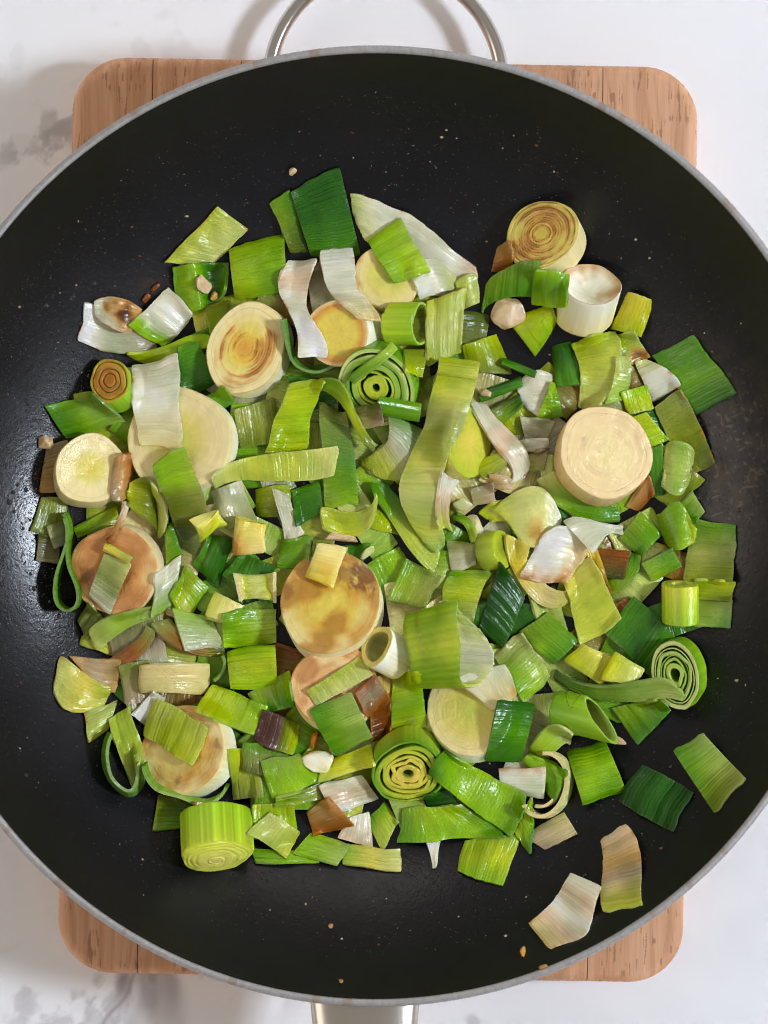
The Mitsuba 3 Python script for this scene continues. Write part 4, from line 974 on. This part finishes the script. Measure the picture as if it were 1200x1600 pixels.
# ---- lower middle
S(LEAF, 'translucent brown edged leaf above the biggest curled lime strip', [(703, 892, 768, 893, 2), (692, 925, 752, 930, 4), (700, 962, 742, 972, 3)], 'mg>yg>tg', fib='u', burn=0.05)
RL(RND, 'pale yellow white round below the biggest curled lime strip', 736, 1116, 72, 10, az=110, el=70, n=2, ell=0.95, face='ly>py:0.5>cr', rind='w', gap=0.03, ringline=.6, streak=0.25)
S(LEAF, 'whitish leaf draped over the top of the pale round below the curled lime strip', [(705, 1060), (790, 1040), (808, 1085), (770, 1112)], 'w>cr', fib='v', spots=[(.9, .9, 3, .4)])
S(LEAF, 'biggest lime strip, curled into an open loop facing right in the lower middle', [(632, 960, 702, 938, 12), (634, 1000, 706, 984, 18), (641, 1042, 713, 1032, 16), (651, 1069, 723, 1067, 8), (682, 1066, 758, 1064, 1), (694, 1022, 775, 1026, 0), (690, 966, 752, 978, 4), (684, 938, 716, 944, 10)],
  'bg>yg:0.18>bg:0.36>yg:0.46>pg:0.56>gw:0.7>pg:0.85>lg', fib='u', drape=0, stripe=1.2, wave=.6, t=1.4)
RL(RND, 'orange tan round in the lower middle under a dark green square', 524, 1076, 68, 10, az=100, el=72, n=2, face='tn>cr', rind='cr', brown=0.6, bc=0.4, bcol='ok', scorch=((.75, -.1, .22, .6),), gap=0.03, ringline=.2, streak=0.25)
S(LEAF, 'pale ribbed strip lying on the orange tan round', [(478, 1080), (560, 1026), (584, 1056), (494, 1104)], 'ly>pg', t=1.0, fib='v')
S(LEAF, 'tan pale leaf left of the lime rectangle in the lower middle', [(582, 1058), (618, 1050), (620, 1100), (590, 1105)], 'tn>ly', fib='v')
S(LEAF, 'lime rectangle right of the burnt scraps in the lower middle', [(613, 1056), (658, 1043), (668, 1136), (612, 1149)], 'yg>bg>yg', fib='u', bow=2.5)
S(LEAF, 'dark burnt scrap between the dark green square and the lime rectangle', [(577, 1100), (610, 1085), (611, 1150), (580, 1158)], 'br>db', t=1, burn=0.2)
S(LEAF, 'reddish brown burnt scrap at the right of the orange tan round', [(555, 1083), (586, 1054), (607, 1086), (573, 1122)], 'br>mv>br', t=1, burn=0.1)
S(LEAF, 'green square with pale streaks on the orange tan round', [(482, 1107), (549, 1080), (582, 1153), (522, 1184)], 'g>mg>g', fib='u', stripe=1.8, t=1.2)
RL('leek_tube', 'glossy cream cup open to the left above the orange tan round', 606, 1018, 34, 12, az=150, el=38, n=1, hole=0.72, face='cr>py', rind='w>cr', core=False, gap=.1, irregular=.12, inner='tg>cr')
S(LEAF, 'dark green square leaning on the pale round in the lower middle', [(776, 1095), (836, 1102), (815, 1191), (757, 1185)], 'dg>g>dg', fib='u', stripe=1.3, t=1.2)
RL('leek_roll', 'olive yellow rolled slice with a dark triangular hole in the lower middle', 637, 1194, 54, 13, az=270, el=68, n=6, hole=0.13, ell=1.0, gap=0.12, face='ol>ye:0.3>yg:0.8>mg', rind='mg>yg', crinkle=0.20, core=False, irregular=.09, ringline=1.4)
S(LEAF, 'dark shiny scrap between the two bright green rectangles', [(660, 1240), (705, 1232), (718, 1262), (672, 1268)], 'dg>dk')
S(LEAF, 'white tail tip poking out below the bright green rectangles', [(664, 1312, 692, 1308, 1), (672, 1335, 685, 1330, 1), (676, 1356, 682, 1354, 0)], 'w>gw', fib='v')
S(LEAF, 'olive green streaked leaf at the bottom edge of the pile', [(727, 1316), (818, 1303), (784, 1384), (714, 1362)], 'mg>yg>bg', fib='v', stripe=1.5, bow=2)
S(LEAF, 'green spike at the right of the bottom streaked leaf', [(800, 1300), (830, 1245), (834, 1300), (828, 1335)], 'bg>g', fib='v', bow=2)
S(LEAF, 'lower bright green rectangle at the bottom middle of the pile', [(628, 1263), (722, 1257), (792, 1305), (620, 1319)], 'g>bg>bg>g', fib='v', grad='u', bow=2)
S(LEAF, 'upper bright green rectangle slanting over the lower one at the bottom middle', [(667, 1206), (691, 1168), (827, 1246), (797, 1311)], 'g>bg:0.3>bg:0.8>mg', fib='u', stripe=1.0, arc=50, arcx='u')

# ---- lower left
S(LEAF, 'pinkish brown fold behind the blotched cream leaf at the lower left', [(110, 1026, 130, 1050, 0), (150, 1028, 150, 1075, 3), (188, 1030, 180, 1085, 1)], 'tn>pk>tn', fib='v', burn=0.08, wave=2)
S(LEAF, 'blotched cream leaf with burnt edges at the far lower left', [(95, 1025, 83, 1080, 2), (118, 1040, 95, 1100, 3), (145, 1062, 118, 1114, 3), (172, 1070, 160, 1105, 0)], 'pg>py>ly', fib='v', burn=0.06, wave=2)
S(LEAF, 'grey see-through leaf left of the cream standing strip', [(183, 1042), (232, 1030), (238, 1096), (196, 1100)], 'tg>mv', fib='v', t=1)
S(LEAF, 'small pale leaf with a brown corner at the far lower left', [(130, 1114), (181, 1096), (168, 1140), (138, 1162)], 'pg>ly', burn=0.03, bow=2)
band(LEAF, 'green curl standing around the pale drooping strip at the lower left', [(168, 1145), (160, 1175), (164, 1205), (180, 1230), (204, 1244), (222, 1228), (226, 1200), (220, 1178)], 'mg>gg>lg', height=10, lean=[(9, 0), (10, -2), (9, -6), (4, -10), (0, -11), (-8, -6), (-9, -2), (-8, 0)], t=1.5)
S(LEAF, 'pale drooping strip inside the green curl at the lower left', [(170, 1128, 202, 1103, 5), (178, 1155, 212, 1135, 7), (190, 1185, 223, 1170, 6), (200, 1210, 218, 1200, 3), (207, 1226, 213, 1222, 1)], 'lg>ly>pg', fib='v')
RL(RND, 'tan browned round at the lower left under a pale square', 296, 1174, 72, 12, az=150, el=66, n=2, face='ye>cr', rind='cr>w', brown=0.55, bc=0.55, bcol='og', scorch=((-.2, -.6, .12, .6), (.6, .2, .14, .5)), gap=0.03, ringline=.5, streak=0.25)
band(LEAF, 'crinkled green band below the tan browned round at the lower left', [(228, 1190), (236, 1212), (252, 1228), (285, 1238), (318, 1250), (342, 1244), (356, 1226)], 'mg>lg>mg', height=6, lean=(-3, 5), t=1.2)
S(LEAF, 'cream strip on edge above the pale square at the lower left', [(219, 1037, 223, 1081, 0), (250, 1035, 252, 1080, 4), (290, 1036, 287, 1084, 4), (328, 1037, 318, 1084, 0)], 'cr>cr', fib='v', t=2.4, stripe=.5, dz=3)
S(LEAF, 'white leaf corner behind the pale square at the lower left', [(206, 1117), (241, 1079), (258, 1092), (226, 1136)], 'w>gw')
S(LEAF, 'pale yellow green square on the tan browned round at the lower left', [(221, 1151), (243, 1091), (328, 1133), (303, 1194)], 'ly>yg>ly', fib='u', bow=2)
S(LEAF, 'yellow green see-through leaf right of the tan browned round', [(357, 1168), (400, 1168), (412, 1246), (362, 1250)], 'yg>tg', fib='v')
S(LEAF, 'dark striped glassy leaf right of the tan browned round', [(380, 1158), (425, 1165), (418, 1212), (376, 1205)], 'g>tg>do', fib='v', stripe=1.8)
S(LEAF, 'green leaf behind the purple streaked leaf at the lower left middle', [(384, 1084), (452, 1048), (462, 1102), (412, 1118)], 'mg>g', fib='v', bow=3)
band(LEAF, 'small dark green curl left of the lime half tube', [(332, 1062), (345, 1050), (350, 1035), (346, 1022)], 'mg>g', height=6, lean=(2, 2))
S(LEAF, 'bright lime half tube at the left above the purple streaked leaf', [(354, 1016), (431, 1008), (435, 1070), (361, 1078)], 'bg>yg>bg', fib='u', arc=115, arcx='v', stripe=1.2)
S(LEAF, 'lime rectangle sloping down to the purple streaked leaf', [(306, 1108), (329, 1069), (420, 1104), (396, 1150)], 'yg>bg', fib='u', stripe=1.2, bow=1.5)
S(LEAF, 'leaf piece with purple brown streaks at the lower left middle', [(413, 1107), (471, 1135), (456, 1182), (394, 1156)], 'pu>pu:0.5>ol:0.66>yg', fib='v', grad='u', stripe=1.9, bow=4, arc=50)
S('leek_cube', 'flat lime strip at the lower left of the pile above the solid lime chunk', [(246, 1243), (323, 1252), (313, 1293), (239, 1297)], 'do>mg', fib='u', burn=0.05)
S(LEAF, 'thin green strip along the bottom edge of the pile right of the solid chunk', [(396, 1328, 398, 1348, 0), (450, 1330, 450, 1350, 1), (500, 1332, 500, 1350, 0)], 'mg>bg', fib='v')
S(LEAF, 'lime square right of the solid chunk at the bottom left', [(393, 1256), (460, 1253), (464, 1300), (398, 1312)], 'yg>bg', fib='v')
RL('leek_chunk', 'solid lime leek chunk showing its pale layered end at the bottom left', 337, 1305, 55, 15, az=276, el=30, n=2, face='py>yy', rind='yg>bg', gap=0.03, streak=1.3, irregular=.10, dome=1.6, ringline=1.1, relief=.5)
S(LEAF, 'bright green glossy leaf in the lower middle below the purple streaked leaf', [(406, 1187), (466, 1180), (508, 1220), (425, 1249)], 'gg>bg', fib='v', bow=3, arc=60)
S(LEAF, 'yellow green strip right of the white pointed bit in the lower middle', [(503, 1192), (580, 1163), (586, 1196), (496, 1224)], 'yg>ly', fib='u')
S(LEAF, 'olive strip behind the green glossy leaf at the lower middle', [(430, 1246, 430, 1262, 0), (470, 1235, 472, 1256, 1), (500, 1225, 502, 1252, 0)], 'mg>tg', fib='v')
B('leek_piece', 'white pointed bit between the glossy leaf and the yellow green strip', 496, 1190, 24, 19, 7, -25, 'w>cr', cat='leek piece')
B('carrot_bit', 'small orange sliver above the white pointed bit', 491, 1157, 6, 14, 4, -15, 'or_', cat='carrot bit')
S(LEAF, 'white glossy leaf below the yellow green strip in the lower middle', [(497, 1228), (566, 1212), (591, 1249), (520, 1272)], 'w>pk>w', fib='u', bow=3, burn=0.03)
S(LEAF, 'green leaf at the bottom middle right of the brown burnt flake', [(572, 1286), (598, 1254), (625, 1284), (598, 1328)], 'mg>yg', fib='v', bow=2)
S(LEAF, 'white leaf right of the brown burnt flake at the bottom middle', [(545, 1275), (576, 1270), (583, 1324), (526, 1311)], 'w>pk', fib='v')
S(LEAF, 'pale cream strip at the lowest edge of the pile', [(537, 1318, 535, 1350, 0), (575, 1324, 572, 1356, 2), (628, 1328, 627, 1363, 0)], 'lg>py>pg', fib='v', burn=0.03)
S(LEAF, 'green glossy leaf at the bottom edge left of the pale cream strip', [(457, 1332), (487, 1303), (544, 1322), (527, 1355)], 'bg>mg', fib='v', bow=2)
S(LEAF, 'pale green leaf at the bottom edge right of the solid lime chunk', [(388, 1298), (420, 1266), (471, 1304), (445, 1342)], 'pg>ly', fib='u', bow=2)
S(LEAF, 'brown burnt flake with dark edges at the bottom middle', [(478, 1268), (515, 1244), (553, 1288), (490, 1309)], 'tn>br', burn=0.18, t=1, wave=2)

# ---- crumbs on the bare pan and the oil
B('garlic_bit', 'pinkish tan crumb alone on the pan above the pile', 456, 268, 8, 6, 3, 20, 'pk>tn')
B('garlic_bit', 'small orange crumb alone at the bottom right of the pan', 818, 1488, 5, 8, 2.5, 10, 'or_>tn')
B('garlic_bit', 'flat pale crumb near the lower rim of the pan', 849, 1512, 7, 3, 1.5, 15, 'tn>br')
B('garlic_bit', 'brown crumb on the burnt stain at the upper left', 228, 465, 8, 6, 2.5, 40, 'br>db')
B('garlic_bit', 'thin brown crumb beside the crumb on the burnt stain', 243, 448, 10, 4, 2, 30, 'db>br')
B('garlic_bit', 'pale crumb by the dark stalk sliver in the upper right of the middle', 757, 612, 12, 7, 4, -30, 'pk>tn')
B('garlic_bit', 'tiny tan crumb near the bottom middle of the pan', 517, 1448, 4, 4, 1.5, 0, 'br>tn')
B('garlic_bit', 'tiny crumb at the lower rim left of the orange crumb', 533, 1534, 4, 3, 1.5, 0, 'br>tn')

rd = np.random.default_rng(11)
dome = trimesh.creation.icosphere(subdivisions=1)
dome_v, dome_f = np.array(dome.vertices), np.array(dome.faces)
dv, df, nd = [], [], 0
Hpan = pan_z(np.hypot(HX - PX, HY - PY))
while nd < 4200:
    if nd < 2200:
        px, py = rd.normal(60, 80), rd.normal(700, 190)
    else:
        px, py = rd.uniform(0, 1200), rd.uniform(100, 1540)
    x, y = world_xy(px, py, 0.045)
    if np.hypot(x - PX, y - PY) > RI - 0.012:
        continue
    j, i = cell(np.array([x]), np.array([y]))
    if H[j, i][0] > Hpan[j, i][0] + 0.0004:
        continue
    nd += 1
    big = rd.random() < (0.06 if nd < 700 else 0.004)
    r = rd.uniform(0.0005, 0.0010) if big else rd.uniform(0.00012, 0.00030)
    v = dome_v * [r, r, r * 0.55] + [x, y, float(Hpan[j, i][0]) + r * 0.12]
    dv.append(v)
    df.append(dome_f + len(dome_v) * (len(dv) - 1))
scene['oil_bead'] = principled(rgb(0.012, 0.011, 0.010), 0.16, 0.9)
scene['oil_droplets'] = mikit.ply((np.vstack(dv), np.vstack(df)), 'oil_bead', smooth=True)
labels['oil_droplets'] = dict(label='fine beads of oil on the black coating, thickest at the left', category='oil', kind='stuff')

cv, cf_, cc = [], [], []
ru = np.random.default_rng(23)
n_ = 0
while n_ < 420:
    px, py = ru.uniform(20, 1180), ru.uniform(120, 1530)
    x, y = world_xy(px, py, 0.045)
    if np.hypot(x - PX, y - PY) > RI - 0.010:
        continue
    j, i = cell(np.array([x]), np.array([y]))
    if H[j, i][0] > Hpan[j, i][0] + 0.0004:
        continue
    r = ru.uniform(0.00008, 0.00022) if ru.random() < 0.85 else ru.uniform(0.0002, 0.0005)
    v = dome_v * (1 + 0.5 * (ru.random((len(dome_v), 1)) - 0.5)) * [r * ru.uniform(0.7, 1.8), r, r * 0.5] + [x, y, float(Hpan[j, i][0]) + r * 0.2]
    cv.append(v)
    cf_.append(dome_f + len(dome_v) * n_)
    cc.append(np.tile(PAL['pk'] * 0.6 if ru.random() < 0.45 else PAL['br'] * 0.5 if ru.random() < 0.6 else PAL['db'] * 0.6, (len(v), 1)))  # pale share is painted sparkle of the coating, the browns are crumbs
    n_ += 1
scene['crumbs_and_glints'] = mikit.ply((np.vstack(cv), np.vstack(cf_)), 'flesh', smooth=True, color=np.vstack(cc), uv=np.vstack(cv)[:, :2] * 1000)
labels['crumbs_and_glints'] = dict(label='fine brown crumbs and pale painted glints scattered over the bare black pan', category='crumbs', kind='stuff')
